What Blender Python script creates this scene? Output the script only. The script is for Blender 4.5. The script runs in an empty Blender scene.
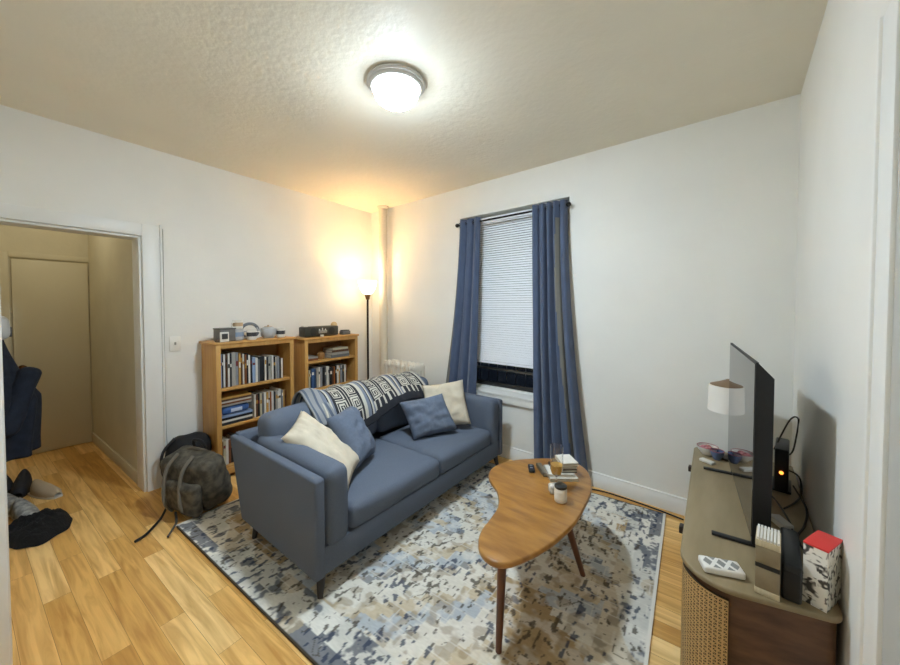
import bpy, bmesh, math, random
from mathutils import Vector, Matrix, noise, Euler
random.seed(7)
S = bpy.context.scene
COL = S.collection
PI = math.pi
# ------------------------------------------------------------------ camera, world, exposure
CAM = Vector((3.355, -2.795, 1.42))
cd = bpy.data.cameras.new('camera'); cam = bpy.data.objects.new('camera', cd); COL.objects.link(cam)
cd.sensor_fit = 'HORIZONTAL'; cd.sensor_width = 36.0; cd.lens = 36.0 * 345.0 / 900.0
cd.clip_start = 0.02; cd.clip_end = 60
cd.shift_y = -(332.5 - 315.0) / 900.0
cam.location = CAM
cam.rotation_euler = (math.radians(88.5), 0, math.radians(39.9))
S.camera = cam
w = bpy.data.worlds.new('night'); S.world = w; w.use_nodes = True
w.node_tree.nodes['Background'].inputs[0].default_value = (0.02, 0.03, 0.05, 1)
w.node_tree.nodes['Background'].inputs[1].default_value = 0.02
S.view_settings.view_transform = 'Standard'; S.view_settings.look = 'None'
S.view_settings.gamma = 1.0; S.view_settings.use_curve_mapping = False
S.view_settings.exposure = 3.27
S.cycles.max_bounces = 20; S.cycles.diffuse_bounces = 14; S.cycles.transmission_bounces = 12; S.cycles.glossy_bounces = 6
CEILING_LAMP = 45.0        # emission of the ceiling dome
FLOOR_LAMP = 17.0          # emission of the floor lamp bowl

# unseen warm fill light added at the hallway ceiling to brighten the hall
hl = bpy.data.lights.new('hallway_fill', 'AREA'); hl.shape = 'DISK'; hl.size = .25; hl.energy = .42; hl.color = (1.0, .93, .72)
hlo = bpy.data.objects.new('hallway_fill', hl); COL.objects.link(hlo); hlo.location = (-1.1, -2.75, 2.58)
# ------------------------------------------------------------------ frames
A = math.radians(5.3)
LO = Vector((-.31, 0, 0)); LU = Vector((math.cos(A), math.sin(A), 0)); LV = Vector((math.sin(A), -math.cos(A), 0))
def L(u, v, z=0.0): return LO + u * LU + v * LV + Vector((0, 0, z))

# ------------------------------------------------------------------ materials
def lin(c):
    if isinstance(c, str):
        c = tuple(int(c[i:i+2], 16) / 255 for i in (0, 2, 4))
    return tuple((x / 12.92 if x <= .04045 else ((x + .055) / 1.055) ** 2.4) for x in c) + (1.0,)
MATS = {}
def mat(name, col, rough=.6, metal=0.0, var=0.0, vscale=8.0, bump=0.0, bscale=60.0, col2=None, emit=0.0, sheen=0.0, stretch=None, spec=.5, coat=0.0):
    if name in MATS: return MATS[name]
    m = bpy.data.materials.new(name); MATS[name] = m; m.use_nodes = True
    nt = m.node_tree; N = nt.nodes; K = nt.links; b = N['Principled BSDF']
    b.inputs['Roughness'].default_value = rough; b.inputs['Metallic'].default_value = metal
    b.inputs['Specular IOR Level'].default_value = spec
    if sheen: b.inputs['Sheen Weight'].default_value = sheen
    if coat: b.inputs['Coat Weight'].default_value = coat; b.inputs['Coat Roughness'].default_value = .15
    c = lin(col)
    tc = N.new('ShaderNodeTexCoord'); src = tc.outputs['Object']
    if stretch:
        mp = N.new('ShaderNodeMapping'); mp.inputs['Scale'].default_value = stretch
        K.new(src, mp.inputs['Vector']); src = mp.outputs['Vector']
    if var or col2:
        n = N.new('ShaderNodeTexNoise'); n.inputs['Scale'].default_value = vscale; n.inputs['Detail'].default_value = 5
        K.new(src, n.inputs['Vector'])
        r = N.new('ShaderNodeValToRGB'); r.color_ramp.elements[0].position = .35; r.color_ramp.elements[1].position = .65
        if col2: c2 = lin(col2)
        else: c2 = tuple(x * (1 - var) for x in c[:3]) + (1,)
        r.color_ramp.elements[0].color = c2; r.color_ramp.elements[1].color = c
        K.new(n.outputs['Fac'], r.inputs['Fac']); K.new(r.outputs['Color'], b.inputs['Base Color'])
    else:
        b.inputs['Base Color'].default_value = c
    if bump:
        n2 = N.new('ShaderNodeTexNoise'); n2.inputs['Scale'].default_value = bscale; n2.inputs['Detail'].default_value = 3
        K.new(src, n2.inputs['Vector'])
        bp = N.new('ShaderNodeBump'); bp.inputs['Strength'].default_value = bump; bp.inputs['Distance'].default_value = .01
        K.new(n2.outputs['Fac'], bp.inputs['Height']); K.new(bp.outputs['Normal'], b.inputs['Normal'])
    if emit:
        b.inputs['Emission Color'].default_value = c; b.inputs['Emission Strength'].default_value = emit
    return m
def glassm(name, col=(1, 1, 1), rough=0.0, ior=1.45):
    m = bpy.data.materials.new(name); m.use_nodes = True; b = m.node_tree.nodes['Principled BSDF']
    b.inputs['Base Color'].default_value = lin(col); b.inputs['Roughness'].default_value = rough
    b.inputs['Transmission Weight'].default_value = 1; b.inputs['IOR'].default_value = ior
    return m

# ------------------------------------------------------------------ mesh helper
class M:
    def __init__(s): s.b = bmesh.new()
    def _add(s, t, mtx=None, mi=0):
        if mtx is not None: bmesh.ops.transform(t, matrix=mtx, verts=t.verts)
        for f in t.faces: f.material_index = mi
        me = bpy.data.meshes.new('t'); t.to_mesh(me); t.free()
        n0 = len(s.b.faces)
        s.b.from_mesh(me); bpy.data.meshes.remove(me)
        return s
    def box(s, c, d, bev=0.0, seg=2, rot=None, mi=0):
        t = bmesh.new(); bmesh.ops.create_cube(t, size=1)
        bmesh.ops.scale(t, vec=d, verts=t.verts)
        if bev:
            bmesh.ops.bevel(t, geom=list(t.edges), offset=min(bev, min(d) * .49), segments=seg, profile=.5, affect='EDGES')
        m = Matrix.Translation(c)
        if rot: m = m @ Euler(rot).to_matrix().to_4x4()
        return s._add(t, m, mi)
    def bar(s, p0, p1, r0, r1=None, seg=12, mi=0):
        p0 = Vector(p0); p1 = Vector(p1); d = p1 - p0; r1 = r0 if r1 is None else r1
        t = bmesh.new(); bmesh.ops.create_cone(t, cap_ends=True, segments=seg, radius1=r0, radius2=r1, depth=d.length)
        q = d.to_track_quat('Z', 'Y').to_matrix().to_4x4()
        return s._add(t, Matrix.Translation((p0 + p1) / 2) @ q, mi)
    def sph(s, c, r, seg=16, mi=0, sc=(1, 1, 1)):
        t = bmesh.new(); bmesh.ops.create_uvsphere(t, u_segments=seg, v_segments=max(6, seg // 2), radius=r)
        return s._add(t, Matrix.Translation(c) @ Matrix.Diagonal((*sc, 1)), mi)
    def lathe(s, prof, c=(0, 0, 0), seg=32, mi=0):
        t = bmesh.new(); rings = []
        for r, z in prof:
            if r < 1e-5: rings.append([t.verts.new((0, 0, z))])
            else: rings.append([t.verts.new((r * math.cos(2*PI*k/seg), r * math.sin(2*PI*k/seg), z)) for k in range(seg)])
        for a, b_ in zip(rings, rings[1:]):
            for k in range(seg):
                k2 = (k + 1) % seg
                if len(a) == 1 and len(b_) == 1: continue
                if len(a) == 1: t.faces.new((a[0], b_[k2], b_[k]))
                elif len(b_) == 1: t.faces.new((a[k], a[k2], b_[0]))
                else: t.faces.new((a[k], a[k2], b_[k2], b_[k]))
        bmesh.ops.recalc_face_normals(t, faces=t.faces)
        return s._add(t, Matrix.Translation(c), mi)
    def grid(s, fn, nu, nv, mi=0, mifn=None, closeu=False):
        vs = [[s.b.verts.new(fn(i / nu, j / nv)) for j in range(nv + 1)] for i in range(nu + 1)]
        for i in range(nu):
            for j in range(nv):
                f = s.b.faces.new((vs[i][j], vs[i+1][j], vs[i+1][j+1], vs[i][j+1]))
                f.material_index = mifn((i + .5) / nu, (j + .5) / nv) if mifn else mi
        return s
    def tube(s, pts, r, seg=8, mi=0, sub=6):
        P = smooth_path(pts, sub); n = len(P); t = bmesh.new(); rings = []
        for i, p in enumerate(P):
            d = (P[min(i+1, n-1)] - P[max(i-1, 0)]).normalized()
            a = d.cross(Vector((0, 0, 1)));
            if a.length < .05: a = d.cross(Vector((0, 1, 0)))
            a.normalize(); b_ = d.cross(a)
            rings.append([t.verts.new(p + r * (math.cos(2*PI*k/seg) * a + math.sin(2*PI*k/seg) * b_)) for k in range(seg)])
        for x, y in zip(rings, rings[1:]):
            for k in range(seg): t.faces.new((x[k], x[(k+1) % seg], y[(k+1) % seg], y[k]))
        t.faces.new(rings[0]); t.faces.new(rings[-1]); bmesh.ops.recalc_face_normals(t, faces=t.faces)
        return s._add(t, None, mi)
    def prism(s, pts, z0, z1, bev=0.0, mi=0, seg=2):
        t = bmesh.new(); vs = [t.verts.new((p[0], p[1], z0)) for p in pts]; f = t.faces.new(vs)
        r = bmesh.ops.extrude_face_region(t, geom=[f]); top = [v for v in r['geom'] if isinstance(v, bmesh.types.BMVert)]
        bmesh.ops.translate(t, vec=(0, 0, z1 - z0), verts=top); bmesh.ops.recalc_face_normals(t, faces=t.faces)
        if bev:
            es = [e for e in t.edges if abs(e.verts[0].co.z - e.verts[1].co.z) < 1e-6]
            bmesh.ops.bevel(t, geom=es, offset=bev, segments=seg, profile=.5, affect='EDGES')
        return s._add(t, None, mi)
    def soft(s, c, d, r, n=12, bulge=(0, 0, 0), rot=None, mi=0, wob=0.0, seed=0.0):
        """rounded block with slightly swollen faces"""
        t = bmesh.new(); bmesh.ops.create_cube(t, size=2)
        bmesh.ops.subdivide_edges(t, edges=t.edges, cuts=n, use_grid_fill=True)
        h = Vector(d) / 2
        for v in t.verts:
            a = Vector([math.sin(x * PI / 2) for x in v.co])
            p = Vector((a.x * h.x, a.y * h.y, a.z * h.z))
            q = Vector([max(-(h[i] - r), min(h[i] - r, p[i])) for i in range(3)])
            e = p - q
            if e.length > 1e-9: p = q + e.normalized() * r
            for i in range(3):
                j, k = (i + 1) % 3, (i + 2) % 3
                p[i] += math.copysign(bulge[i], p[i]) * (abs(p[i]) / h[i]) ** 2 * (1 - (p[j] / h[j]) ** 2) * (1 - (p[k] / h[k]) ** 2) if bulge[i] else 0
            if wob:
                p += noise.noise_vector(p * 6 + Vector((seed, seed * 2, 0))) * wob + noise.noise_vector(p * 14 + Vector((seed, 0, 3))) * wob * .35
            v.co = p
        m = Matrix.Translation(c)
        if rot: m = m @ Euler(rot).to_matrix().to_4x4()
        return s._add(t, m, mi)
    def pillow(s, o, X, Y, th, n=22, seed=0.0, pinch=.06, wr=.006, mi=0):
        """o = centre, X/Y = half edge vectors; mi for the body"""
        o = Vector(o); X = Vector(X); Y = Vector(Y); Nn = X.cross(Y).normalized()
        for sg in (1, -1):
            def fn(u, v, sg=sg):
                a = 2 * u - 1; b_ = 2 * v - 1
                pa = a * (1 - pinch * (1 - b_ * b_)); pb = b_ * (1 - pinch * (1 - a * a))
                h = th / 2 * (max(0, 1 - a ** 4) * max(0, 1 - b_ ** 4)) ** .5
                e = (1 - a * a) * (1 - b_ * b_)
                wv = noise.noise(Vector((a * 3 + seed, b_ * 3, sg))) * wr * 2 + noise.noise(Vector((a * 7, b_ * 7 + seed, sg))) * wr
                return o + X * pa + Y * pb + Nn * (sg * (h + wv * min(1, e * 5) + .0015))
            s.grid(fn, n, n, mi)
        bmesh.ops.remove_doubles(s.b, verts=s.b.verts, dist=.004)
        bmesh.ops.recalc_face_normals(s.b, faces=s.b.faces)
        return s
    def out(s, name, ms, parent=None, loc=None, rot=None, ang=38, smooth=True):
        me = bpy.data.meshes.new(name)
        if smooth:
            for f in s.b.faces: f.smooth = True
            for e in s.b.edges:
                if len(e.link_faces) == 2 and e.calc_face_angle(0) > math.radians(ang): e.smooth = False
        s.b.to_mesh(me); s.b.free()
        for m in (ms if isinstance(ms, (list, tuple)) else [ms]): me.materials.append(m)
        o = bpy.data.objects.new(name, me); COL.objects.link(o)
        if parent: o.parent = parent
        if loc is not None: o.location = loc
        if rot is not None: o.rotation_euler = rot
        return o
def smooth_path(pts, sub):
    P = [Vector(p) for p in pts]
    if len(P) < 3 or sub < 2: return P
    E = [P[0]] + P + [P[-1]]; out = []
    for i in range(1, len(E) - 2):
        for k in range(sub):
            t = k / sub; a, b_, c, d = E[i-1], E[i], E[i+1], E[i+2]
            out.append(.5 * ((2*b_) + (c - a) * t + (2*a - 5*b_ + 4*c - d) * t*t + (3*b_ - a - 3*c + d) * t**3))
    out.append(P[-1]); return out
def closed_path(pts, sub=6):
    P = [Vector((*p, 0)) for p in pts]; n = len(P); out = []
    for i in range(n):
        a, b_, c, d = P[i-1], P[i], P[(i+1) % n], P[(i+2) % n]
        for k in range(sub):
            t = k / sub
            q = .5 * ((2*b_) + (c - a) * t + (2*a - 5*b_ + 4*c - d) * t*t + (3*b_ - a - 3*c + d) * t**3)
            out.append((q.x, q.y))
    return out
def tag(o, label, cat, group=None, kind=None):
    o['label'] = label; o['category'] = cat
    if group: o['group'] = group
    if kind: o['kind'] = kind
    return o
def thing(name, label, cat, loc=(0, 0, 0), rz=0.0, group=None):
    o = bpy.data.objects.new(name, None); COL.objects.link(o); o.empty_display_size = .1
    o.location = loc; o.rotation_euler = (0, 0, rz)
    return tag(o, label, cat, group)
def struct(name, m, ms, loc=None, rot=None, parent=None, **k):
    o = m.out(name, ms, parent, loc, rot, **k)
    if not parent: o['kind'] = 'structure'
    return o

# ------------------------------------------------------------------ structure materials
wall_m = mat('wall_paint', 'e9e8e2', .6, bump=.12, bscale=14, var=.04, vscale=2)
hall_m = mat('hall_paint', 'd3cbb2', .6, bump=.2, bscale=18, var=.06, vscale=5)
trim_m = mat('trim_paint', 'e6e6e2', .4, bump=.05, bscale=20)
ceil_m = mat('ceiling_paint', 'e7e1d0', .6, bump=.22, bscale=30, var=.03, vscale=3)
def floor_material():
    m = bpy.data.materials.new('oak_floor'); m.use_nodes = True; nt = m.node_tree; N = nt.nodes; K = nt.links; b = N['Principled BSDF']
    tc = N.new('ShaderNodeTexCoord'); mp = N.new('ShaderNodeMapping'); mp.inputs['Rotation'].default_value = (0, 0, -A); mp.inputs['Location'].default_value = (.37, .02, 0)
    K.new(tc.outputs['Object'], mp.inputs['Vector'])
    br = N.new('ShaderNodeTexBrick'); br.offset = .37; br.offset_frequency = 2; br.squash = 1.0
    br.inputs['Scale'].default_value = 1; br.inputs['Brick Width'].default_value = .95; br.inputs['Row Height'].default_value = .092
    br.inputs['Mortar Size'].default_value = .0007; br.inputs['Mortar Smooth'].default_value = .2; br.inputs['Bias'].default_value = 0
    br.inputs['Color1'].default_value = (0, 0, 0, 1); br.inputs['Color2'].default_value = (1, 1, 1, 1); br.inputs['Mortar'].default_value = (.5, .5, .5, 1)
    K.new(mp.outputs['Vector'], br.inputs['Vector'])
    r = N.new('ShaderNodeValToRGB'); cr = r.color_ramp; cr.elements[0].position = 0; cr.elements[0].color = lin('cc9a50')
    cr.elements[1].position = 1; cr.elements[1].color = lin('f4d394')
    for p_, c_ in ((.3, 'deb066'), (.55, 'e8bc74'), (.8, 'eec680')):
        e = cr.elements.new(p_); e.color = lin(c_)
    K.new(br.outputs['Color'], r.inputs['Fac'])
    # grain: stretched noise shifted per plank
    ad = N.new('ShaderNodeVectorMath'); ad.operation = 'MULTIPLY_ADD'; ad.inputs[1].default_value = (7, 7, 7)
    K.new(br.outputs['Color'], ad.inputs[0]); K.new(mp.outputs['Vector'], ad.inputs[2])
    m2 = N.new('ShaderNodeMapping'); m2.inputs['Scale'].default_value = (1.6, 22, 22); K.new(ad.outputs[0], m2.inputs['Vector'])
    n = N.new('ShaderNodeTexNoise'); n.inputs['Scale'].default_value = 1.6; n.inputs['Detail'].default_value = 7; n.inputs['Distortion'].default_value = .8
    K.new(m2.outputs['Vector'], n.inputs['Vector'])
    r2 = N.new('ShaderNodeValToRGB'); r2.color_ramp.elements[0].position = .3; r2.color_ramp.elements[0].color = (.70, .58, .44, 1)
    r2.color_ramp.elements[1].position = .62; r2.color_ramp.elements[1].color = (1.05, 1.04, 1.02, 1)
    K.new(n.outputs['Fac'], r2.inputs['Fac'])
    mx = N.new('ShaderNodeMix'); mx.data_type = 'RGBA'; mx.blend_type = 'MULTIPLY'; mx.inputs[0].default_value = 1.0
    K.new(r.outputs['Color'], mx.inputs[6]); K.new(r2.outputs['Color'], mx.inputs[7])
    mo = N.new('ShaderNodeMix'); mo.data_type = 'RGBA'; K.new(br.outputs['Fac'], mo.inputs[0]); K.new(mx.outputs[2], mo.inputs[6]); mo.inputs[7].default_value = lin('8a6234')
    K.new(mo.outputs[2], b.inputs['Base Color'])
    b.inputs['Roughness'].default_value = .36; b.inputs['Specular IOR Level'].default_value = .4
    bp = N.new('ShaderNodeBump'); bp.inputs['Strength'].default_value = .15; bp.inputs['Distance'].default_value = .004
    K.new(n.outputs['Fac'], bp.inputs['Height']); K.new(bp.outputs['Normal'], b.inputs['Normal'])
    return m
floor_m = floor_material()

# ------------------------------------------------------------------ room shell
H = 2.62; XR = 3.605; YB = -3.02
m = M(); m.box((.7, -1.5, -.05), (6.4, 4.2, .1)); struct('floor', m, floor_m)
m = M(); m.box((.7, -1.5, H + .05), (6.4, 4.2, .1)); struct('ceiling', m, ceil_m)
# window wall with its recess
WX0, WX1, WZ0, WZ1 = 1.15, 2.285, .575, 2.31
m = M()
m.box(((-.6 + WX0) / 2, .11, H / 2), (WX0 + .6, .22, H)); m.box(((WX1 + XR + .2) / 2, .11, H / 2), (XR + .2 - WX1, .22, H))
m.box(((WX0 + WX1) / 2, .11, WZ0 / 2), (WX1 - WX0, .22, WZ0)); m.box(((WX0 + WX1) / 2, .11, (WZ1 + H) / 2), (WX1 - WX0, .22, H - WZ1))
struct('wall_window', m, wall_m)
m = M(); m.box((XR + .1, -1.45, H / 2), (.2, 3.4, H)); struct('wall_right', m, wall_m)
# left wall, in its own slightly turned frame (local x = u, local y = -v)
def LROT(o, u=0, v=0, z=0): o.location = L(u, v, z); o.rotation_euler = (0, 0, A); return o
DV0, DV1, DZ = 2.295, 2.985, 1.945
HV = 3.18   # hallway's far side
m = M(); m.box((-.08, .1 - DV0 / 2, H / 2), (.16, DV0 + .2, H)); m.box((-.08, -(DV0 + DV1) / 2, (H + DZ) / 2), (.16, DV1 - DV0, H - DZ))
m.box((-.08, -(DV1 + .2), H / 2), (.16, .4, H))
LROT(struct('wall_left', m, wall_m))
m = M(); m.box((1.9, YB - .1, H / 2), (3.86, .2, H)); struct('wall_back', m, wall_m)
m = M(); m.box((-.16 - .8, -DV0 + .06, H / 2), (1.6, .12, H)); m.box((-1.74 - .06, -2.8, H / 2), (.12, 1.3, H)); m.box((-.16 - .8, -HV - .06, H / 2), (1.6, .12, H))
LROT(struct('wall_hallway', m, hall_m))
# doorway casing
m = M()
m.box((.012, -DV0 + .052, (DZ + .09) / 2), (.024, .105, DZ + .09), .004); m.box((.012, -(DV0 + DV1) / 2, DZ + .045), (.024, DV1 - DV0, .09), .004)
m.box((.012, -DV1 - .022, (DZ + .09) / 2), (.024, .045, DZ + .09), .004)
m.box((-.08, -DV0 - .008, DZ / 2), (.165, .016, DZ), .002); m.box((-.08, -(DV0 + DV1) / 2, DZ - .008), (.165, DV1 - DV0, .016), .002); m.box((-.08, -DV1 + .008, DZ / 2), (.165, .016, DZ), .002)
m.box((.018, -DV0 + .112, (DZ + .1) / 2), (.03, .014, DZ + .1), .005)
LROT(struct('trim_1', m, trim_m))
# hallway door
d = bpy.data.objects.new('door_1', None); COL.objects.link(d); d['kind'] = 'structure'; LROT(d, -1.74, 2.55)
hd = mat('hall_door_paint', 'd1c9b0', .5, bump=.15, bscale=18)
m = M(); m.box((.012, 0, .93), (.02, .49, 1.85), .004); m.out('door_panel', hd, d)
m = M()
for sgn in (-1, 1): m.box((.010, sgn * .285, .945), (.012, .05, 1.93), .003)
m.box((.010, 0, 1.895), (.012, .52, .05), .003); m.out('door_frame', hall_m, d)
m = M(); m.lathe([(0, 0), (.028, 0), (.028, .006), (.010, .012), (.010, .032), (.026, .045), (.030, .060), (.020, .075), (0, .078)], seg=20)
m.out('door_knob', mat('aged_brass', '5a3b1e', .35, .9), d, (.022, -.2, .84), (0, PI / 2, 0))
# baseboards
bbp = [(0, 0), (.016, 0), (.016, .085), (.010, .095), (.010, .11), (0, .115)]
def base(name, x0, x1, y, sgn=1):
    m = M(); t = m.b
    a = [t.verts.new((x0, y - p[0], p[1])) for p in bbp]; b_ = [t.verts.new((x1, y - p[0], p[1])) for p in bbp]
    for k in range(len(bbp)):
        k2 = (k + 1) % len(bbp); t.faces.new((a[k], a[k2], b_[k2], b_[k]))
    t.faces.new(a); t.faces.new(b_); bmesh.ops.recalc_face_normals(t, faces=t.faces)
    return m
struct('baseboard_window', base('x', -.28, XR, 0), trim_m)
m = M(); m.box((.008, -1.1, .055), (.016, 2.1, .11), .004); LROT(struct('baseboard_left', m, trim_m))
m = M(); m.box((XR - .008, -.75, .055), (.016, 1.46, .11), .004); struct('baseboard_right', m, trim_m)
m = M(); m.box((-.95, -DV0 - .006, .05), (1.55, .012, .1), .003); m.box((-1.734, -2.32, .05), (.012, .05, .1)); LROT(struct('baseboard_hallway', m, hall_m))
# casing on the right wall and the one on the back wall
m = M(); m.box((XR - .008, -1.625, 1.03), (.016, .10, 2.06), .004); m.box((XR - .011, -1.58, 1.03), (.022, .012, 2.06), .004); struct('trim_2', m, trim_m)
m = M(); m.box((XR - .004, -2.065, 1.0), (.008, .78, 2.0), .002); d2 = struct('door_2', m, mat('door_white', 'b9b8b2', .5))
m = M(); m.box((1.22, -2.955, 1.03), (.10, .14, 2.06), .006); struct('trim_3', m, trim_m)

# ------------------------------------------------------------------ window
win = bpy.data.objects.new('window_1', None); COL.objects.link(win); win['kind'] = 'structure'; win.location = ((WX0 + WX1) / 2, .15, WZ0)
wh = (WX1 - WX0) / 2; HH = WZ1 - WZ0
blk = mat('black_sash', '20201f', .45)
m = M()
for s_ in (-1, 1): m.box((s_ * (wh - .04), 0, HH / 2), (.08, .07, HH), .004)
m.box((0, 0, HH - .03), (2 * wh, .07, .06), .004); m.box((0, 0, .02), (2 * wh, .07, .04), .004); m.out('window_frame', trim_m, win)
for k, (z0, z1, yy) in enumerate(((.04, .86, .0), (.82, HH - .06, .03))):
    m = M()
    for s_ in (-1, 1): m.box((s_ * (wh - .1), yy, (z0 + z1) / 2), (.045, .03, z1 - z0), .003)
    m.box((0, yy, z1 - .02), (2 * wh - .16, .03, .04), .003); m.box((0, yy, z0 + .02), (2 * wh - .16, .03, .04), .003)
    sh = m.out('sash', blk, win)
    m = M(); m.box((0, yy, (z0 + z1) / 2), (2 * wh - .2, .004, z1 - z0 - .06)); m.out('pane', glassm('pane_glass'), sh)
m = M(); m.box((0, -.01, .215), (2 * wh - .18, .025, .022), .003); m.out('sash_rail', mat('grey_rail', '6a6a66', .4), win)
m = M(); m.box((0, -.10, .012), (2 * wh + .02, .17, .024), .006); m.box((0, -.168, -.03), (2 * wh + .06, .02, .06), .004); m.out('window_sill', trim_m, win)
# fire escape railing outside
t = thing('fire_escape_railing', 'dark iron balcony railing outside behind the lower window pane', 'railing', (1.7, .62, .45))
m = M(); m.box((0, 0, .38), (1.8, .02, .02)); m.out('handrail', mat('grey_iron', '8a8d90', .5, .3), t)
m = M(); m.box((0, 0, .0), (1.8, .02, .02)); m.out('bottom_rail', MATS['grey_iron'], t)
for x in (-.88, .88):
    for z in (0, .38): m = M(); m.bar((x, 0, z), (x, -.405, z), .008, seg=8); m.out('wall_bracket', MATS['grey_iron'], t)
for k in range(15):
    m = M(); m.bar((-.84 + k * .12, 0, 0), (-.84 + k * .12, 0, .38), .006, seg=8); m.out('baluster', MATS['grey_iron'], t)

# ------------------------------------------------------------------ blind, rod, curtains
blm = mat('blind_white', 'f2f5fa', .45)
t = thing('window_blind', 'white horizontal slat blind lowered over most of the window', 'blind', ((WX0 + WX1) / 2, .06, .86))
m = M(); m.box((0, 0, 1.40), (2 * wh - .06, .05, .045), .004); m.out('headrail', blm, t)
m = M(); ns = 62
for k in range(ns):
    z = .03 + k * (1.34 / (ns - 1)); m.box((0, 0, z), (2 * wh - .08, .022, .0025), rot=(math.radians(58), 0, 0))
m.out('slats', blm, t)
m = M(); m.box((0, 0, .006), (2 * wh - .08, .03, .02), .004); m.out('bottom_rail', blm, t)
m = M()
for x in (-.3, .0, .3): m.bar((x, -.004, .02), (x, -.004, 1.38), .0012, seg=6)
m.out('ladder_cord', blm, t)
t = thing('curtain_rod', 'thin black curtain rod across the top of the window', 'curtain rod', (WX0 + .02, -.045, 2.235))
rm = mat('black_metal', '1b1a1a', .4, .6)
m = M(); m.bar((-.01, 0, 0), (1.12, 0, 0), .009); m.out('rod', rm, t)
for x in (-.02, 1.125): m = M(); m.sph((x, 0, 0), .020); m.out('finial', rm, t)
for x in (.04, 1.08): m = M(); m.box((x, .03, 0), (.016, .06, .02), .003); m.box((x, .0, -.006), (.018, .02, .026), .004); m.out('bracket', rm, t)
cur_m = mat('curtain_navy', '4d5a74', .85, var=.15, vscale=30, bump=.2, bscale=300, stretch=(1, 1, .3), sheen=.2)
lining = mat('curtain_lining', '77756e', .85)
def curtain(label, xl, xr, z0, z1, folds, yb, amp, seed, band):
    def fn(u, v):
        z = z1 + (z0 - z1) * v
        x = xl(v) + (xr(v) - xl(v)) * (u + .02 * math.sin(3 * v + seed) * math.sin(PI * u))
        ph = 2 * PI * folds * u + seed
        a = amp * (.75 + .35 * v)
        y = yb(v) + a * math.sin(ph) + .25 * a * math.sin(2.3 * ph + 2 * v + seed) + .008 * noise.noise(Vector((u * 4, v * 3, seed)))
        return (x + .25 * a * math.cos(ph), y, z)
    m = M(); m.grid(fn, 90, 50, mifn=lambda u, v: 1 if band[0] < u + .03 * math.sin(5 * v) < band[1] and v > band[2] else 0)
    t = thing('curtain', label, 'curtain', (0, 0, 0), 0, 'navy curtains at the window')
    o = m.out('panel', [cur_m, lining], t, ang=180)
    sm = o.modifiers.new('thickness', 'SOLIDIFY'); sm.thickness = .003
    for k in range(int(folds) * 2):
        u = (k + .25) / (folds * 2); x = xl(0) + (xr(0) - xl(0)) * u
        g = M(); g.lathe([(.017, -.002), (.021, 0), (.017, .002), (.014, 0), (.017, -.002)], (0, 0, 0), 16)
        g.out('grommet', rm, t, (x, -.045, z1 - .04), (0, PI / 2, .3 if k % 2 else -.3))
    return t
lp = lambda a, b_, p=1.0: (lambda v: a + (b_ - a) * v ** p)
curtain('left navy curtain panel, hanging behind the sofa arm', lp(1.175, .90, 1.6), lp(1.43, 1.38), .03, 2.275, 3, lp(-.055, -.085), .030, .6, (-.1, .20, .2))
curtain('right navy curtain panel, reaching the floor behind the wooden table', lp(1.985, 2.04), lp(2.285, 2.50, 1.6), .015, 2.275, 5, lp(-.055, -.10), .034, 2.1, (.70, .80, .05))

# ------------------------------------------------------------------ steam pipe and radiator
white_iron = mat('radiator_white', 'd8d2c4', .45, bump=.1, bscale=30)
t = thing('steam_pipe', 'white vertical heating pipe from floor to ceiling in the far corner', 'pipe', (.03, -.085, 0))
m = M(); m.bar((0, 0, 0), (0, 0, H), .05, seg=24); m.out('pipe_run', mat('pipe_paint', 'd5ccb8', .5, bump=.1, bscale=12), t)
m = M(); m.lathe([(.05, H - .03), (.075, H - .012), (.075, H - .001), (.05, H - .001)], seg=24); m.out('collar', MATS['pipe_paint'], t)
t = thing('radiator', 'white cast iron column radiator beside the pipe, behind the sofa', 'radiator', (.22, -.15, 0))
for k in range(8):
    m = M(); x = k * .068
    for yy in (-.055, .0, .055): m.soft((x, yy, .44), (.052, .052, .70), .024, 5)
    m.soft((x, 0, .745), (.056, .17, .07), .03, 5); m.soft((x, 0, .13), (.056, .17, .07), .03, 5)
    m.out('section', white_iron, t)
for x in (0, 7 * .068):
    for yy in (-.05, .05):
        m = M(); m.bar((x, yy, 0), (x, yy, .12), .014, .02); m.out('foot', white_iron, t)
m = M(); m.bar((-.12, 0, .13), (-.02, 0, .13), .016); m.bar((-.12, 0, 0), (-.12, 0, .15), .016); m.lathe([(0, .15), (.03, .155), (.034, .17), (.02, .19), (0, .195)], (-.12, 0, 0), 16); m.out('valve', white_iron, t)

# ------------------------------------------------------------------ floor lamp
lamp_metal = mat('lamp_bronze', '2c2320', .35, .8)
pl = L(.30, .34)
t = thing('floor_lamp', 'black torchiere floor lamp with glowing white bowl shade in the corner', 'lamp', pl)
m = M(); m.lathe([(0, 0), (.125, 0), (.125, .012), (.10, .022), (.03, .03), (.012, .045), (0, .045)]); m.out('base', lamp_metal, t)
m = M(); m.bar((0, 0, .03), (0, 0, 1.52), .0115); m.out('pole', lamp_metal, t)
m = M(); m.lathe([(.011, 1.49), (.022, 1.50), (.026, 1.52), (.034, 1.545), (.030, 1.56), (0, 1.56)]); m.out('collar', mat('lamp_brass', '7a5a35', .35, .8), t)
def emis(name, col, st):
    m_ = bpy.data.materials.new(name); m_.use_nodes = True; b = m_.node_tree.nodes['Principled BSDF']
    b.inputs['Base Color'].default_value = lin('f4efe6'); b.inputs['Roughness'].default_value = .5
    b.inputs['Emission Color'].default_value = (*col, 1); b.inputs['Emission Strength'].default_value = st
    return m_
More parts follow.
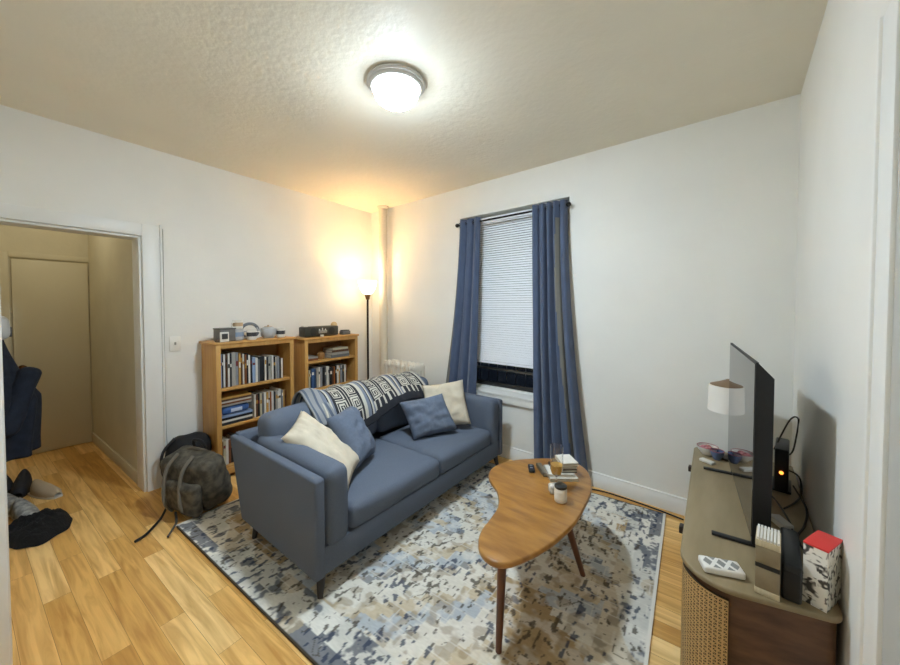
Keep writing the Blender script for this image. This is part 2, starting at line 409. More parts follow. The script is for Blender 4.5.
m = M(); m.lathe([(.030, 1.555), (.060, 1.575), (.086, 1.62), (.100, 1.67), (.106, 1.71), (.101, 1.71), (.094, 1.66), (.078, 1.615), (.03, 1.575), (0, 1.57)]); ls = m.out('lamp_shade', emis('lit_bowl', (1.0, .74, .45), 1.5), t)
m = M(); m.sph((0, 0, 1.64), .034, 20); m.bar((0, 0, 1.57), (0, 0, 1.61), .014); m.out('bulb', emis('lit_bulb', (1.0, .62, .28), FLOOR_LAMP), ls)

# ------------------------------------------------------------------ ceiling light
dome = emis('lit_dome', (.825, .98, 1.12), CEILING_LAMP)
_N = dome.node_tree.nodes; _K = dome.node_tree.links
_tc = _N.new('ShaderNodeTexCoord'); _sx = _N.new('ShaderNodeSeparateXYZ'); _mr = _N.new('ShaderNodeMapRange')
_K.new(_tc.outputs['Object'], _sx.inputs[0]); _K.new(_sx.outputs['Z'], _mr.inputs['Value'])
for _n, _v in (('From Min', -.118), ('From Max', -.072), ('To Min', CEILING_LAMP), ('To Max', CEILING_LAMP * .03)): _mr.inputs[_n].default_value = _v
_K.new(_mr.outputs['Result'], _N['Principled BSDF'].inputs['Emission Strength'])   # frosted glass: the rim glows less than the bottom
t = thing('ceiling_light', 'round flush ceiling light with brushed metal ring and lit dome', 'light', (1.925, -1.535, H))
m = M(); m.lathe([(0, 0), (.146, 0), (.154, -.005), (.156, -.015), (.150, -.022), (.145, -.023), (.142, -.030), (.132, -.037), (.124, -.034), (.12, -.010), (0, -.010)], seg=48)
m.out('ring', mat('brushed_nickel', 'c9c7c2', .4, .1), t)
m = M(); m.lathe([(.123, -.032), (.121, -.056), (.111, -.082), (.088, -.104), (.056, -.120), (.02, -.127), (0, -.127)], seg=48)
m.out('glass_dome', dome, t)
m = M(); m.lathe([(0, -.126), (.010, -.128), (.012, -.134), (.006, -.142), (0, -.146)], seg=16); m.out('finial', MATS['brushed_nickel'], t)

# ------------------------------------------------------------------ rug
RX, RY = 1.29, .974; rth = math.radians(-5) ; rth = math.radians(5)
def rug():
    nx, ny = 460, 350
    bm = bmesh.new(); lay = bm.verts.layers.float_color.new('rug_color')
    P = dict(cream='cdc8ba', white='dcd9cf', blue='a3acb5', pale='c6c5bd', navy='333d52', tan='a68f6c', brown='8a7659', dark='4a4238', sand='bba987')
    P = {k: Vector(lin(v)[:3]) for k, v in P.items()}
    def n(x, y, s, k): return noise.noise(Vector((x * s, y * s, k * 7.3)))
    def sm(a, b_, t): t = max(0, min(1, (t - a) / (b_ - a))); return t * t * (3 - 2 * t)
    def col(x, y):
        # woven distress: quantised coordinates give the stepped edges of the faded medallion
        q = .045; xq = math.floor(x / q + .35 * n(x, y, 9, 30)) * q; yq = math.floor(y / q + .35 * n(x, y, 9, 31)) * q
        ex = RX - abs(x); ey = RY - abs(y); e = min(ex, ey)
        if ex < .012: return P['white']
        if ey < .007: return P['dark']
        z = n(xq, yq, 1.5, 1) + .5 * n(xq, yq, 4.0, 2)
        dq = abs(xq + .05) / 1.05 + abs(yq) / .80
        fine = n(x, y, 30, 21) + .6 * n(x, y, 60, 22)
        if e < .20:
            c = P['pale'].lerp(P['white'], sm(-.2, .3, n(x, y, 6, 3)))
            nav = sm(.16, .36, n(x, y, 11, 4) + .35 * fine) if e > .075 else sm(.0, .22, n(x, y, 7, 4) + .4 * fine)
            c = c.lerp(P['navy'], nav * .75)
            if n(x, y, 5, 5) > .22: c = c.lerp(P['sand'], .5)
        else:
            band = (dq * 1.9 + .45 * z) % 1.0
            if z > .36: base_ = P['tan']
            elif band < .30: base_ = P['blue'].lerp(P['pale'], .25)
            elif band < .74: base_ = P['cream'].lerp(P['white'], .35)
            else: base_ = P['sand'].lerp(P['cream'], .35)
            c = base_.lerp(P['white'], .55 * sm(-.15, .35, n(x, y, 11, 6) + .5 * fine))
            if abs(band - .30) < .018 and n(x, y, 12, 10) > -.1: c = c.lerp(P['navy'], .6)
            c = c.lerp(P['brown'], .5 * sm(.12, .30, n(x, y, 21, 15) * .8 + .22 * fine))
        # small broken motifs: thin rings and flecks
        r1 = abs(n(x, y, 15, 40) - .16)
        if r1 < .022 and n(x, y, 8, 41) > .10: c = c.lerp(P['dark'], .75)
        f = n(x * 1.7, y * .8, 26, 11) + .5 * n(x * 1.5, y, 50, 12) + .16 * n(x, y, 3, 13)
        c = c.lerp(P['dark'] if n(x, y, 4, 14) > -.05 else P['navy'], .82 * sm(.335, .42, f))
        # pale weave steps
        if (abs((x / .21 + .5 * math.floor(y / .075)) % 1.0) < .035 or abs((y / .075) % 1.0) < .07) and n(x, y, 4, 18) > 0: c = c.lerp(P['white'], .45)
        return c * (1 + .12 * n(x, y * 4, 40, 17))
    vs = []
    for i in range(nx + 1):
        r_ = []
        for j in range(ny + 1):
            x = -RX + 2 * RX * i / nx; y = -RY + 2 * RY * j / ny
            v = bm.verts.new((x, y, .010 + .0008 * noise.noise(Vector((x * 60, y * 60, 0))))); c = col(x, y); v[lay] = (c[0], c[1], c[2], 1); r_.append(v)
        vs.append(r_)
    for i in range(nx):
        for j in range(ny): bm.faces.new((vs[i][j], vs[i+1][j], vs[i+1][j+1], vs[i][j+1]))
    # skirt to the floor
    es = [e for e in bm.edges if len(e.link_faces) == 1]
    r = bmesh.ops.extrude_edge_only(bm, edges=es)
    for g in r['geom']:
        if isinstance(g, bmesh.types.BMVert): g.co.z = .001
    me = bpy.data.meshes.new('area_rug'); bm.to_mesh(me); bm.free()
    o = bpy.data.objects.new('area_rug', me); COL.objects.link(o)
    mm = bpy.data.materials.new('rug_pile'); mm.use_nodes = True; N = mm.node_tree.nodes; K = mm.node_tree.links; b = N['Principled BSDF']
    at = N.new('ShaderNodeVertexColor'); at.layer_name = 'rug_color'; K.new(at.outputs['Color'], b.inputs['Base Color'])
    b.inputs['Roughness'].default_value = .95; b.inputs['Specular IOR Level'].default_value = .1
    me.materials.append(mm)
    o.location = (1.80, -1.17, 0); o.rotation_euler = (0, 0, rth)
    tag(o, 'large distressed cream, blue and tan patterned rug under the sofa and table', 'rug')
rug()

# ------------------------------------------------------------------ sofa (world aligned)
sofa_m = mat('sofa_fabric', '626a78', .9, var=.14, vscale=220, bump=.25, bscale=420, spec=.2)
sofa = thing('sofa', 'slate blue two-seat fabric sofa with dark tapered legs on the patterned rug', 'sofa', (1.86, -1.985, .011), math.radians(2.5))
# local: x from 0 (front) to -.8 (back), y from 0 (near arm) to 1.76
SL = 1.80
def panel(pts, axis, a, b_, bev=.014):
    """extrude a polygon in (x,z) along y or in (y,z) along x"""
    m = M(); t = bmesh.new()
    vs = [t.verts.new((p[0], a, p[1])) for p in pts]; f = t.faces.new(vs)
    r = bmesh.ops.extrude_face_region(t, geom=[f]); mv = [v for v in r['geom'] if isinstance(v, bmesh.types.BMVert)]
    bmesh.ops.translate(t, vec=(0, b_ - a, 0), verts=mv); bmesh.ops.recalc_face_normals(t, faces=t.faces)
    bmesh.ops.bevel(t, geom=list(t.edges), offset=bev, segments=3, profile=.5, affect='EDGES')
    m._add(t); return m
arm_pts = [(0, .105), (0, .588), (-.03, .592), (-.98, .588), (-.82, .105)]
panel(arm_pts, 'y', 0, .055).out('arm_panel', sofa_m, sofa)
panel(arm_pts, 'y', SL - .055, SL).out('arm_panel', sofa_m, sofa)
m = M(); m.box((-.41, SL / 2, .175), (.80, SL - .1, .14), .012); m.out('base_frame', sofa_m, sofa)
panel([(-.82, .105), (-.76, .105), (-.915, .60), (-.98, .60)], 'y', .03, SL - .03).out('back_frame', sofa_m, sofa)
for y0 in (.062, SL - .062 - .135):
    m = M(); m.soft((-.385, y0 + .0675, .42), (.78, .135, .385), .045, 12, (.0, .006, .012), wob=.003, seed=y0); m.out('arm_cushion', sofa_m, sofa)
sy0, sy1 = .202, SL - .202; mid = (sy0 + sy1) / 2 + .03
for k, (a, b_) in enumerate(((sy0, mid - .002), (mid + .002, sy1))):
    m = M(); m.soft((-.325, (a + b_) / 2, .312), (.66, b_ - a, .13), .035, 14, (.012, 0, .022), wob=.004, seed=k * 5 + 1); m.out('seat_cushion', sofa_m, sofa)
    m = M(); m.soft((-.735, (a + b_) / 2 - (.0 if k else .05), .56), (.20, b_ - a + (.0 if k else .12), .36), .07, 14, (.03, 0, .012), rot=(0, -.16, 0), wob=.006, seed=k * 3 + 2); m.out('back_cushion', sofa_m, sofa)
# stitched seam lines on seat fronts
legm = mat('sofa_leg', '2a211c', .45)
for x, y in ((-.05, .06), (-.72, .06), (-.05, SL - .06), (-.72, SL - .06)):
    m = M(); m.bar((x + .0, y, .118), (x + (.02 if x > -.3 else -.02), y - (.02 if y < 1 else -.02), 0), .026, .013, 16); m.out('leg', legm, sofa)

# ------------------------------------------------------------------ pillows
cream_p = mat('pillow_cream', 'cabfaa', .9, var=.08, vscale=14, bump=.2, bscale=200)
blue_p = mat('pillow_blue', '616b7c', .85, var=.12, vscale=60, bump=.2, bscale=250)
def pil(name, label, TL, TR, BR, BL, th, mt, seed, wr=.011):
    TL, TR, BR, BL = map(Vector, (TL, TR, BR, BL)); c = (TL + TR + BR + BL) / 4
    X = ((TR + BR) - (TL + BL)) / 4; Y = ((TL + TR) - (BL + BR)) / 4
    m = M(); m.pillow((0, 0, 0), X, Y, th, seed=seed, wr=wr)
    o = m.out(name, mt, None, c, ang=75)
    m = M(); pts = []
    for a, b_ in ((-1, -1), (1, -1), (1, 1), (-1, 1), (-1, -1)):
        pass
    return tag(o, label, 'pillow', 'throw pillows on the sofa')
# near cream pillow lies in the near corner, a blue one leans on it
pil('throw_pillow', 'cream throw pillow slumped over the near sofa arm cushion', (1.331, -1.903, .665), (1.20, -1.715, .735), (1.60, -1.55, .50), (1.79, -1.765, .40), .13, cream_p, 3, .010)
pil('throw_pillow', 'blue throw pillow leaning against the slumped cream pillow', (1.38, -1.64, .71), (1.20, -1.36, .70), (1.52, -1.37, .44), (1.60, -1.59, .43), .16, blue_p, 11, .010)
pil('throw_pillow', 'cream throw pillow upright in the far corner of the sofa', (1.247, -.66, .71), (1.53, -.44, .80), (1.68, -.52, .43), (1.40, -.74, .41), .13, cream_p, 21)
pil('throw_pillow', 'blue throw pillow on the far seat in front of the cream one', (1.285, -.93, .65), (1.50, -.70, .705), (1.64, -.62, .43), (1.50, -1.03, .41), .13, blue_p, 31)

# ------------------------------------------------------------------ blankets draped on the sofa back
def drape(path, y0, y1, yshift, wob, seed, off):
    P = smooth_path([Vector((p[0], 0, p[1])) for p in path], 8); n = len(P)
    acc = [0.0]
    for a, b_ in zip(P, P[1:]): acc.append(acc[-1] + (b_ - a).length)
    tot = acc[-1]
    def fn(u, v):
        s = v * tot; k = 0
        while k < n - 2 and acc[k+1] < s: k += 1
        f = (s - acc[k]) / max(1e-6, acc[k+1] - acc[k]); p = P[k].lerp(P[k+1], min(1, f)); d = (P[k+1] - P[k]).normalized(); nn = Vector((-d.z, 0, d.x))
        y = y0 + (y1 - y0) * u + yshift(u, v)
        w_ = wob * (.5 + noise.noise(Vector((y * 7 + seed, s * 3, seed)))) + wob * .5 * noise.noise(Vector((y * 17, s * 5, seed)))
        q = p + nn * (off + max(0, w_))
        return (q.x, y, q.z)
    return fn, tot
PAT = ["..##########..", "..#........#..", "..#.######.#..", "..#.#....#.#..", "..#.#.##.#.#..", "..#.#..#.#.#..", "..#.####.#.#..", "..#......#.#..", "..########.#..", "...........#..", "..##########..", ".............."]
def motif(u, v):
    # u along the sofa (stripes), v down the drape; 0 black 1 cream 2 grey
    cyc = (u * 3.1) % 1.0
    if v > .94: return 0
    if cyc < .05: return 1
    if cyc < .12: return 2
    if cyc < .15: return 0
    if cyc < .19: return 1
    if cyc < .24: return 2
    if cyc > .965: return 1
    c = (cyc - .24) / .725; r = (v * 8.0) % 1.0; c2 = (c * 2) % 1.0
    if abs(c - .5) < .018: return 1
    if v > .93: return 0
    if v > .86: return 1 if int(c * 14) % 3 == 0 else 0
    if int(c * 2) % 2: c2 = 1 - c2
    j = int(c2 * 14); i = int(r * 12)
    return 1 if PAT[min(11, i)][min(13, j)] == '#' else 0
bl_k = mat('blanket_black', '24252b', .95, bump=.3, bscale=150); bl_c = mat('blanket_cream', 'b9b5a9', .95, bump=.3, bscale=150); bl_g = mat('blanket_grey', '6f7684', .95, bump=.3, bscale=150)
path = [(.90, .36), (.83, .56), (.855, .72), (.98, .785), (1.10, .775), (1.215, .69), (1.26, .60), (1.275, .50)]
fn, tot = drape(path, -1.55, -.56, lambda u, v: .04 * v * (1 - 2 * u) * 0 - .05 * (v - .5), .022, 4.0, .012)
fn2 = lambda u, v: (lambda p: (p[0], p[1], p[2]))(fn(u, v * (.93 + .07 * math.sin(u * 5 + 1))))
m = M(); m.grid(fn2, 208, 130, mifn=lambda u, v: motif(u, v))
o = m.out('throw_blanket', [bl_k, bl_c, bl_g], None, ang=180); sm = o.modifiers.new('thickness', 'SOLIDIFY'); sm.thickness = .006; sm.offset = 1
tag(o, 'black and cream geometric pattern blanket draped over the sofa back', 'blanket')
path2 = [(.84, .58), (.85, .70), (.93, .765), (1.06, .77), (1.20, .70), (1.25, .62)]
fnb, _ = drape(path2, -1.66, -1.53, lambda u, v: .04 + .03 * math.sin(v * 6), .03, 9.0, .022)
m = M(); m.grid(fnb, 40, 60, mifn=lambda u, v: (0 if int(u * 9) % 3 == 1 else 1))
o = m.out('throw_blanket', [mat('stripe_blue', '555f6e', .95, bump=.3, bscale=120), mat('stripe_grey', '8b8d8f', .95, bump=.3, bscale=120)], None, ang=180); sm = o.modifiers.new('thickness', 'SOLIDIFY'); sm.thickness = .012; sm.offset = 1
tag(o, 'bunched blue and grey striped blanket on the near back cushion', 'blanket')

# ------------------------------------------------------------------ coffee table
wood_t = mat('table_wood', 'a87838', .32, col2='8c5e28', vscale=5, stretch=(1.2, 5, 5), bump=.05, bscale=30, coat=.2)
wood_l = mat('table_leg_wood', '6e3f22', .4, col2='54301a', vscale=12, stretch=(4, 4, .7))
OUT = [(2.249,-1.105),(2.246,-.989),(2.313,-.861),(2.452,-.726),(2.595,-.68),(2.705,-.764),(2.775,-.934),(2.80,-1.113),(2.81,-1.258),(2.80,-1.383),(2.785,-1.475),(2.751,-1.589),(2.704,-1.683),(2.646,-1.711),(2.577,-1.684),(2.524,-1.601),(2.503,-1.492),(2.476,-1.381),(2.399,-1.267),(2.30,-1.19)]
tb = thing('coffee_table', 'kidney shaped wooden coffee table with three round tapered legs', 'table', (2.6, -1.15, .011))
m = M(); m.prism([(x - 2.6, y + 1.15) for x, y in closed_path(OUT, 5)], .418, .444, .008); m.out('tabletop', wood_t, tb, ang=50)
for top, foot in (((2.635, -1.60), (2.627, -1.615)), ((2.69, -1.13), (2.753, -.989)), ((2.50, -.82), (2.57, -.52))):
    m = M(); m.bar((top[0] - 2.6, top[1] + 1.15, .42), (foot[0] - 2.6, foot[1] + 1.15, 0), .020, .013, 20); m.out('leg', wood_l, tb)
m = M(); m.box((.03, .02, .408), (.10, .5, .02), .004, rot=(0, 0, .25)); m.out('underframe', wood_l, tb)
TZ = .456

# items on the table
t = thing('remote_control', 'small black handheld remote near the far left of the table', 'remote', (2.435, -.948, TZ), math.radians(32))
m = M(); m.soft((0, 0, .009), (.036, .085, .018), .008, 6); m.out('case', mat('black_plastic', '17181b', .35), t)
for y, mm_ in ((.018, 'silver'), (-.012, 'silver')):
    m = M(); m.box((0, y, .0185), (.016, .010, .002), .001); m.out('button', mat('silver', 'a9adb3', .3, .6), t)
gx, gy = 2.628, -1.045
clear = glassm('clear_glass', rough=0.0)
t = thing('wine_glass', 'stemmed glass half full of amber drink on the coffee table', 'glass', (gx, gy, TZ))
m = M(); m.lathe([(0, .0), (.033, .0), (.033, .002), (.010, .006), (.004, .015), (.0035, .055), (.008, .062), (.024, .075), (.032, .10), (.034, .14), (.034, .225), (.0325, .225), (.0325, .14), (.0305, .10), (.022, .078), (0, .068)], seg=32); m.out('bowl', clear, t)
m = M(); m.lathe([(0, .0685), (.0215, .0785), (.030, .10), (.0315, .125), (0, .125)], seg=32); m.out('drink', mat('amber_drink', 'ecb862', .2, emit=0.0), t)
t = thing('candle_jar', 'white candle jar with black lid on the table', 'candle', (2.695, -1.152, TZ))
m = M(); m.lathe([(0, 0), (.028, 0), (.030, .004), (.030, .062), (.027, .066), (0, .066)], seg=32); m.out('jar', mat('candle_white', 'e3dccd', .4), t)
m = M(); m.lathe([(0, .0665), (.029, .0665), (.030, .070), (.030, .078), (.026, .081), (0, .081)], seg=32); m.out('lid', mat('lid_black', '25241f', .35), t)
m = M(); m.lathe([(.0303, .018), (.0303, .05)], seg=32); m.out('paper_label', mat('label_cream', 'ece7db', .6), t)
t = thing('tissue_packet', 'crumpled white packet between the glass and book stack', 'packet', (2.622, -1.13 + .035, TZ), .3)
t.location = (2.640, -1.098, TZ); t.rotation_euler.z = .7
m = M(); m.soft((0, 0, .022), (.055, .05, .044), .012, 8, wob=.006, seed=4); m.out('packet_body', mat('packet_white', 'dcd8cf', .6, col2='8b887f', vscale=40), t)

pages_m = mat('book_pages', 'ddd6c4', .8, stretch=(1, 1, 90), var=.12, vscale=4)
BC = {}
def cov(c):
    if c not in BC: BC[c] = mat('cover_' + c, c, .5, var=.08, vscale=30)
    return BC[c]
def book_parts(t, W, D, Ht, c):
    """upright book: W spine thickness (x), D depth (y), Ht height (z); spine faces -y"""
    m = M(); b_ = min(.003, W * .12)
    m.box((-W / 2 + b_ / 2, 0, Ht / 2), (b_, D, Ht)); m.box((W / 2 - b_ / 2, 0, Ht / 2), (b_, D, Ht)); m.box((0, -D / 2 + b_ / 2, Ht / 2), (W, b_, Ht), .0)
    m.out('cover', cov(c), t)
    m = M(); m.box((0, b_, Ht / 2), (W - 2 * b_, D - 2.5 * b_, Ht - .006)); m.out('pages', pages_m, t)
def book(label, loc, W, D, Ht, c, group, rot=(0, 0, 0), parts=False):
    if parts:
        t = thing('book', label, 'book', loc, 0, group); t.rotation_euler = rot; book_parts(t, W, D, Ht, c); return t
    m = M(); b_ = min(.003, W * .15)
    m.box((-W / 2 + b_ / 2, 0, Ht / 2), (b_, D, Ht)); m.box((W / 2 - b_ / 2, 0, Ht / 2), (b_, D, Ht)); m.box((0, -D / 2 + b_ / 2, Ht / 2), (W, b_, Ht))
    m.box((0, b_, Ht / 2), (W - 2 * b_, D - 2.5 * b_, Ht - .006), mi=1)
    if random.random() < .6:
        hz = Ht * random.uniform(.6, .8); m.box((0, -D / 2 - .0003, hz), (W * .75, .001, Ht * random.uniform(.08, .2)), mi=2)
    o = m.out('book', [cov(c), pages_m, cov(random.choice(['e6e1d6', '1f1f22', 'b98a3a', '7b2f2b']))], None, loc, rot)
    return tag(o, label, 'book', group)
def flat_book(label, loc, W, D, Hh, c, rz, group):
    # lying flat: W x D footprint, thickness Hh
    t = thing('book', label, 'book', loc, rz, group)
    m = M(); m.box((0, 0, .0015), (W, D, .003)); m.box((0, 0, Hh - .0015), (W, D, .003)); m.box((-W / 2 + .0015, 0, Hh / 2), (.003, D, Hh)); m.out('cover', cov(c), t)
    m = M(); m.box((.001, 0, Hh / 2), (W - .008, D - .008, Hh - .0062)); m.out('pages', pages_m, t)
    return t
G = 'books stacked on the coffee table'
z = TZ
for lab, W, D, Hh, c, dx, dy, r in (
    ('lowest white paged book of the coffee table stack', .155, .12, .016, 'c9c4b8', .0, .0, .70),
    ('second book up in the coffee table stack, white edged', .14, .115, .016, 'd6d2c8', -.018, .004, .66),
    ('dark covered book in the middle of the coffee table stack', .125, .11, .018, '3a3128', -.005, .03, .74),
    ('grey brown book just under the top of the coffee table stack', .12, .105, .02, '7c705e', .0, .035, .70),
    ('topmost white covered book of the coffee table stack', .09, .115, .018, 'dedad0', .012, .045, .80)):
    flat_book(lab, (2.600 + dx, -.912 + dy, z), W, D, Hh, c, r, G); z += Hh
flat_book('thin dark book lying beside the coffee table stack, at its left', (2.492, -.925, TZ), .03, .13, .02, '6a6253', .78, G)

# ------------------------------------------------------------------ bookcases
pine = mat('pine', 'c89a56', .5, col2='b98746', vscale=4, stretch=(6, 6, .8), bump=.05, bscale=30)
def bookcase(label, u0, v_near, wid, dep, ht, shelves):
    # local x = u (depth, front at +dep), local y = -v ; origin at near-back floor corner
    t = thing('bookcase', label, 'bookcase', L(u0, v_near), A, 'pine bookcases along the left wall')
    th = .02
    for y in (th / 2, wid - th / 2):
        m = M(); m.box((dep / 2, y, ht / 2 + .03), (dep, th, ht - .06 - .02), .002)
        for xx in (.04, dep - .04): m.box((xx, y, .035), (.08, th, .07), .002)
        m.out('side_panel', pine, t)
    m = M(); m.box((dep / 2 + .006, wid / 2, ht - .01), (dep + .03, wid + .035, .02), .006, 3); m.out('top', pine, t)
    m = M(); m.box((.006, wid / 2, ht / 2 + .03), (.008, wid - .03, ht - .1)); m.out('back_panel', mat('pine_back', '9c713c', .6, col2='8b6233', vscale=5), t)
    m = M(); m.box((dep + .004, .016, ht / 2 + .015), (.018, .036, ht - .055), .003); m.box((dep + .004, wid - .016, ht / 2 + .015), (.018, .036, ht - .055), .003); m.box((dep + .004, wid / 2, ht - .035), (.016, wid - .06, .034), .002); m.box((dep + .004, wid / 2, .06), (.016, wid - .06, .05), .002)
    m.out('face_frame', pine, t)
    for z in shelves:
        m = M(); m.box((dep / 2 + .005, wid / 2, z - .011), (dep - .01, wid - .042, .022), .003); m.out('shelf', pine, t)
    return t
BD = .27; B1V, B1W, B1H = 1.925, .655, 1.125; B2V, B2W, B2H = 1.150, .655, 1.10
S1 = [.10, .435, .745]; S2 = [.10, .29, .575, .86]
bookcase('left pine bookcase of the pair, nearest the hallway door, with trinkets on top', .02, B1V, B1W, BD, B1H, S1)
bookcase('right pine bookcase of the pair, nearest the corner lamp, with a speaker on top', .02, B2V, B2W, BD, B2H, S2)
ordn = ['first', 'second', 'third', 'fourth', 'fifth', 'sixth', 'seventh', 'eighth', 'ninth', 'tenth', 'eleventh', 'twelfth', 'thirteenth', 'fourteenth', 'fifteenth', 'sixteenth', 'seventeenth', 'eighteenth', 'nineteenth', 'twentieth', 'twenty-first', 'twenty-second', 'twenty-third', 'twenty-fourth', 'twenty-fifth', 'twenty-sixth', 'twenty-seventh', 'twenty-eighth', 'twenty-ninth', 'thirtieth']
names = {'e4e0d6': 'white', 'd6d0c2': 'cream', '1e1f22': 'black', '2b2d31': 'black', '93959a': 'grey', '6c6e70': 'grey', 'a7a49b': 'light grey', '7d4a2a': 'brown', '5b3b26': 'dark brown', 'c79a50': 'tan', '8fa3c4': 'pale blue', '3f5e8c': 'blue', '2f4567': 'navy', 'a63a32': 'red', 'b0662f': 'orange', '3c4a3c': 'dark green', 'cfc7a8': 'beige'}
def row(caseV, caseW, z, seq, where, group, y0=.028, maxh=.28):
    y = y0
    for k, (c, wd, hh) in enumerate(seq):
        if y + wd > caseW - .028: break
        dd = min(.19, .12 + hh * .2)
        lab = '%s book standing %s from left on %s' % (names[c], ordn[k], where)
        # spine faces +u : local book spine -y -> rotate by 90deg + A
        book(lab, L(.02 + BD - .03 - dd / 2 - random.uniform(0, .02), caseV - (y + wd / 2), z + .0005), wd, dd, hh, c, group, (0, 0, PI / 2 + A))
        y += wd + .0012
    return y
T1 = [('e4e0d6', .018, .285), ('8fa3c4', .012, .28), ('1e1f22', .010, .28), ('e4e0d6', .018, .275), ('5b3b26', .012, .275), ('e4e0d6', .014, .28), ('2b2d31', .012, .28), ('a7a49b', .034, .285), ('93959a', .02, .28), ('c79a50', .016, .272), ('5b3b26', .014, .268), ('d6d0c2', .014, .262), ('7d4a2a', .014, .258), ('1e1f22', .014, .262), ('e4e0d6', .020, .245), ('1e1f22', .010, .24), ('8fa3c4', .026, .225), ('e4e0d6', .02, .215), ('6c6e70', .012, .20), ('1e1f22', .046, .222), ('e4e0d6', .014, .215), ('2b2d31', .02, .21), ('a7a49b', .022, .215), ('e4e0d6', .016, .22), ('1e1f22', .02, .205), ('e4e0d6', .014, .20), ('93959a', .022, .205), ('2b2d31', .012, .19), ('e4e0d6', .014, .185)]
row(B1V, B1W, S1[2], T1, 'top shelf of left bookcase', 'books on the top shelf of the left bookcase')
T2 = [('d6d0c2', .012, .20), ('5b3b26', .016, .20), ('1e1f22', .020, .205), ('cfc7a8', .018, .2), ('6c6e70', .014, .195), ('e4e0d6', .018, .205), ('c79a50', .020, .2), ('d6d0c2', .016, .2), ('b0662f', .012, .195), ('e4e0d6', .02, .2), ('2b2d31', .014, .19), ('a7a49b', .018, .19), ('e4e0d6', .014, .185), ('e4e0d6', .022, .205), ('93959a', .014, .19), ('c79a50', .014, .19), ('7d4a2a', .014, .185)]
row(B1V, B1W, S1[1], T2, 'middle shelf of left bookcase', 'books on the middle shelf of the left bookcase', y0=.31)
T3 = [('cfc7a8', .02, .2), ('e4e0d6', .018, .21), ('7d4a2a', .02, .2), ('1e1f22', .022, .19), ('d6d0c2', .016, .2), ('93959a', .02, .21), ('5b3b26', .02, .2), ('e4e0d6', .016, .18), ('a63a32', .018, .2), ('2f4567', .022, .2)]
row(B1V, B1W, S1[0], T3, 'bottom shelf of left bookcase', 'books on the bottom shelf of the left bookcase', y0=.06)
T4 = [('e4e0d6', .016, .205), ('c79a50', .022, .2), ('cfc7a8', .016, .195), ('2b2d31', .014, .2), ('3f5e8c', .030, .205), ('2f4567', .024, .195), ('a7a49b', .026, .205), ('e4e0d6', .018, .21), ('93959a', .028, .205), ('1e1f22', .030, .2), ('6c6e70', .016, .205), ('e4e0d6', .022, .205), ('d6d0c2', .014, .2), ('1e1f22', .026, .19), ('5b3b26', .022, .2), ('b0662f', .018, .19), ('1e1f22', .016, .2), ('e4e0d6', .026, .195), ('c79a50', .016, .19), ('93959a', .018, .195), ('e4e0d6', .016, .19), ('2b2d31', .014, .19), ('d6d0c2', .02, .195), ('7d4a2a', .016, .19)]
row(B2V, B2W, S2[2], T4, 'middle shelf of right bookcase', 'books on the middle shelf of the right bookcase')
T5 = [('6c6e70', .02, .18), ('e4e0d6', .014, .19), ('1e1f22', .02, .18), ('93959a', .02, .17), ('d6d0c2', .02, .19), ('a7a49b', .03, .2), ('1e1f22', .03, .2), ('6c6e70', .02, .19), ('e4e0d6', .02, .2), ('b0662f', .02, .2), ('c79a50', .02, .2), ('e4e0d6', .02, .19), ('7d4a2a', .02, .2), ('d6d0c2', .02, .2)]
row(B2V, B2W, S2[1], T5, 'lower shelf of right bookcase', 'books on the lower shelf of the right bookcase')
# flat stacks
G = 'books stacked flat on the middle shelf of the left bookcase'
z = S1[1] + .0005
for k, (c, hh, nm) in enumerate((('2b2d31', .022, 'black'), ('e4e0d6', .018, 'white'), ('1e1f22', .02, 'black'), ('8fa3c4', .02, 'pale blue'))):
    flat_book('%s book %s from the bottom of flat stack under the blue case' % (nm, ordn[k]), L(.165, B1V - .165, z), .20, .25, hh, c, A + PI, G); z += hh
t = thing('pencil_case', 'blue zipped case on flat books, middle shelf of left bookcase', 'case', L(.17, B1V - .165, z), A)
m = M(); m.soft((0, 0, .034), (.17, .22, .066), .03, 8, wob=.006, seed=3); m.out('case_body', mat('case_blue', '3e64a0', .6, var=.3, vscale=20), t)
m = M(); m.box((.086, 0, .03), (.006, .09, .03), .003); m.out('patch', mat('patch_pale', 'b8c4d8', .6), t)
z += .072
for k, (c, nm, hh) in enumerate((('a7a49b', 'light grey', .016), ('7d4a2a', 'brown', .014), ('d6d0c2', 'cream', .014), ('5b3b26', 'dark brown', .016), ('c79a50', 'tan', .014))):
    flat_book('%s book on the blue case, %s up, left bookcase' % (nm, ordn[k]), L(.165, B1V - .165, z), .19, .24, hh, c, A + PI, G); z += hh
G = 'books lying flat on the top shelf of the right bookcase'
z = S2[3] + .0005
for k, (c, hh, nm) in enumerate((('6c6e70', .03, 'grey'), ('a7a49b', .026, 'light grey'), ('5b3b26', .026, 'dark brown'), ('cfc7a8', .022, 'beige'))):
    flat_book('%s book, %s from bottom of flat stack at right of top shelf, right bookcase' % (nm, ordn[k]), L(.165, B2V - .46, z), .17, .24 - k * .012, hh, c, A + PI, G); z += hh
z = S2[3] + .0005
for k, (c, hh, nm) in enumerate((('7d4a2a', .022, 'brown'), ('a7a49b', .02, 'light grey'))):
    flat_book('%s book, %s from bottom of low pile at left of top shelf, right bookcase' % (nm, ordn[k]), L(.165, B2V - .12, z), .15, .13, hh, c, A + PI, G); z += hh
m = M(); m.lathe([(0, 0), (.03, 0), (.045, .03), (.04, .06), (.02, .075), (0, .078)]); tag(m.out('wooden_jar', mat('jar_wood', '9a6f3d', .5), None, L(.2, B2V - .245, S2[3] + .0005)), 'small round wooden jar between flat books on top shelf, right bookcase', 'jar')

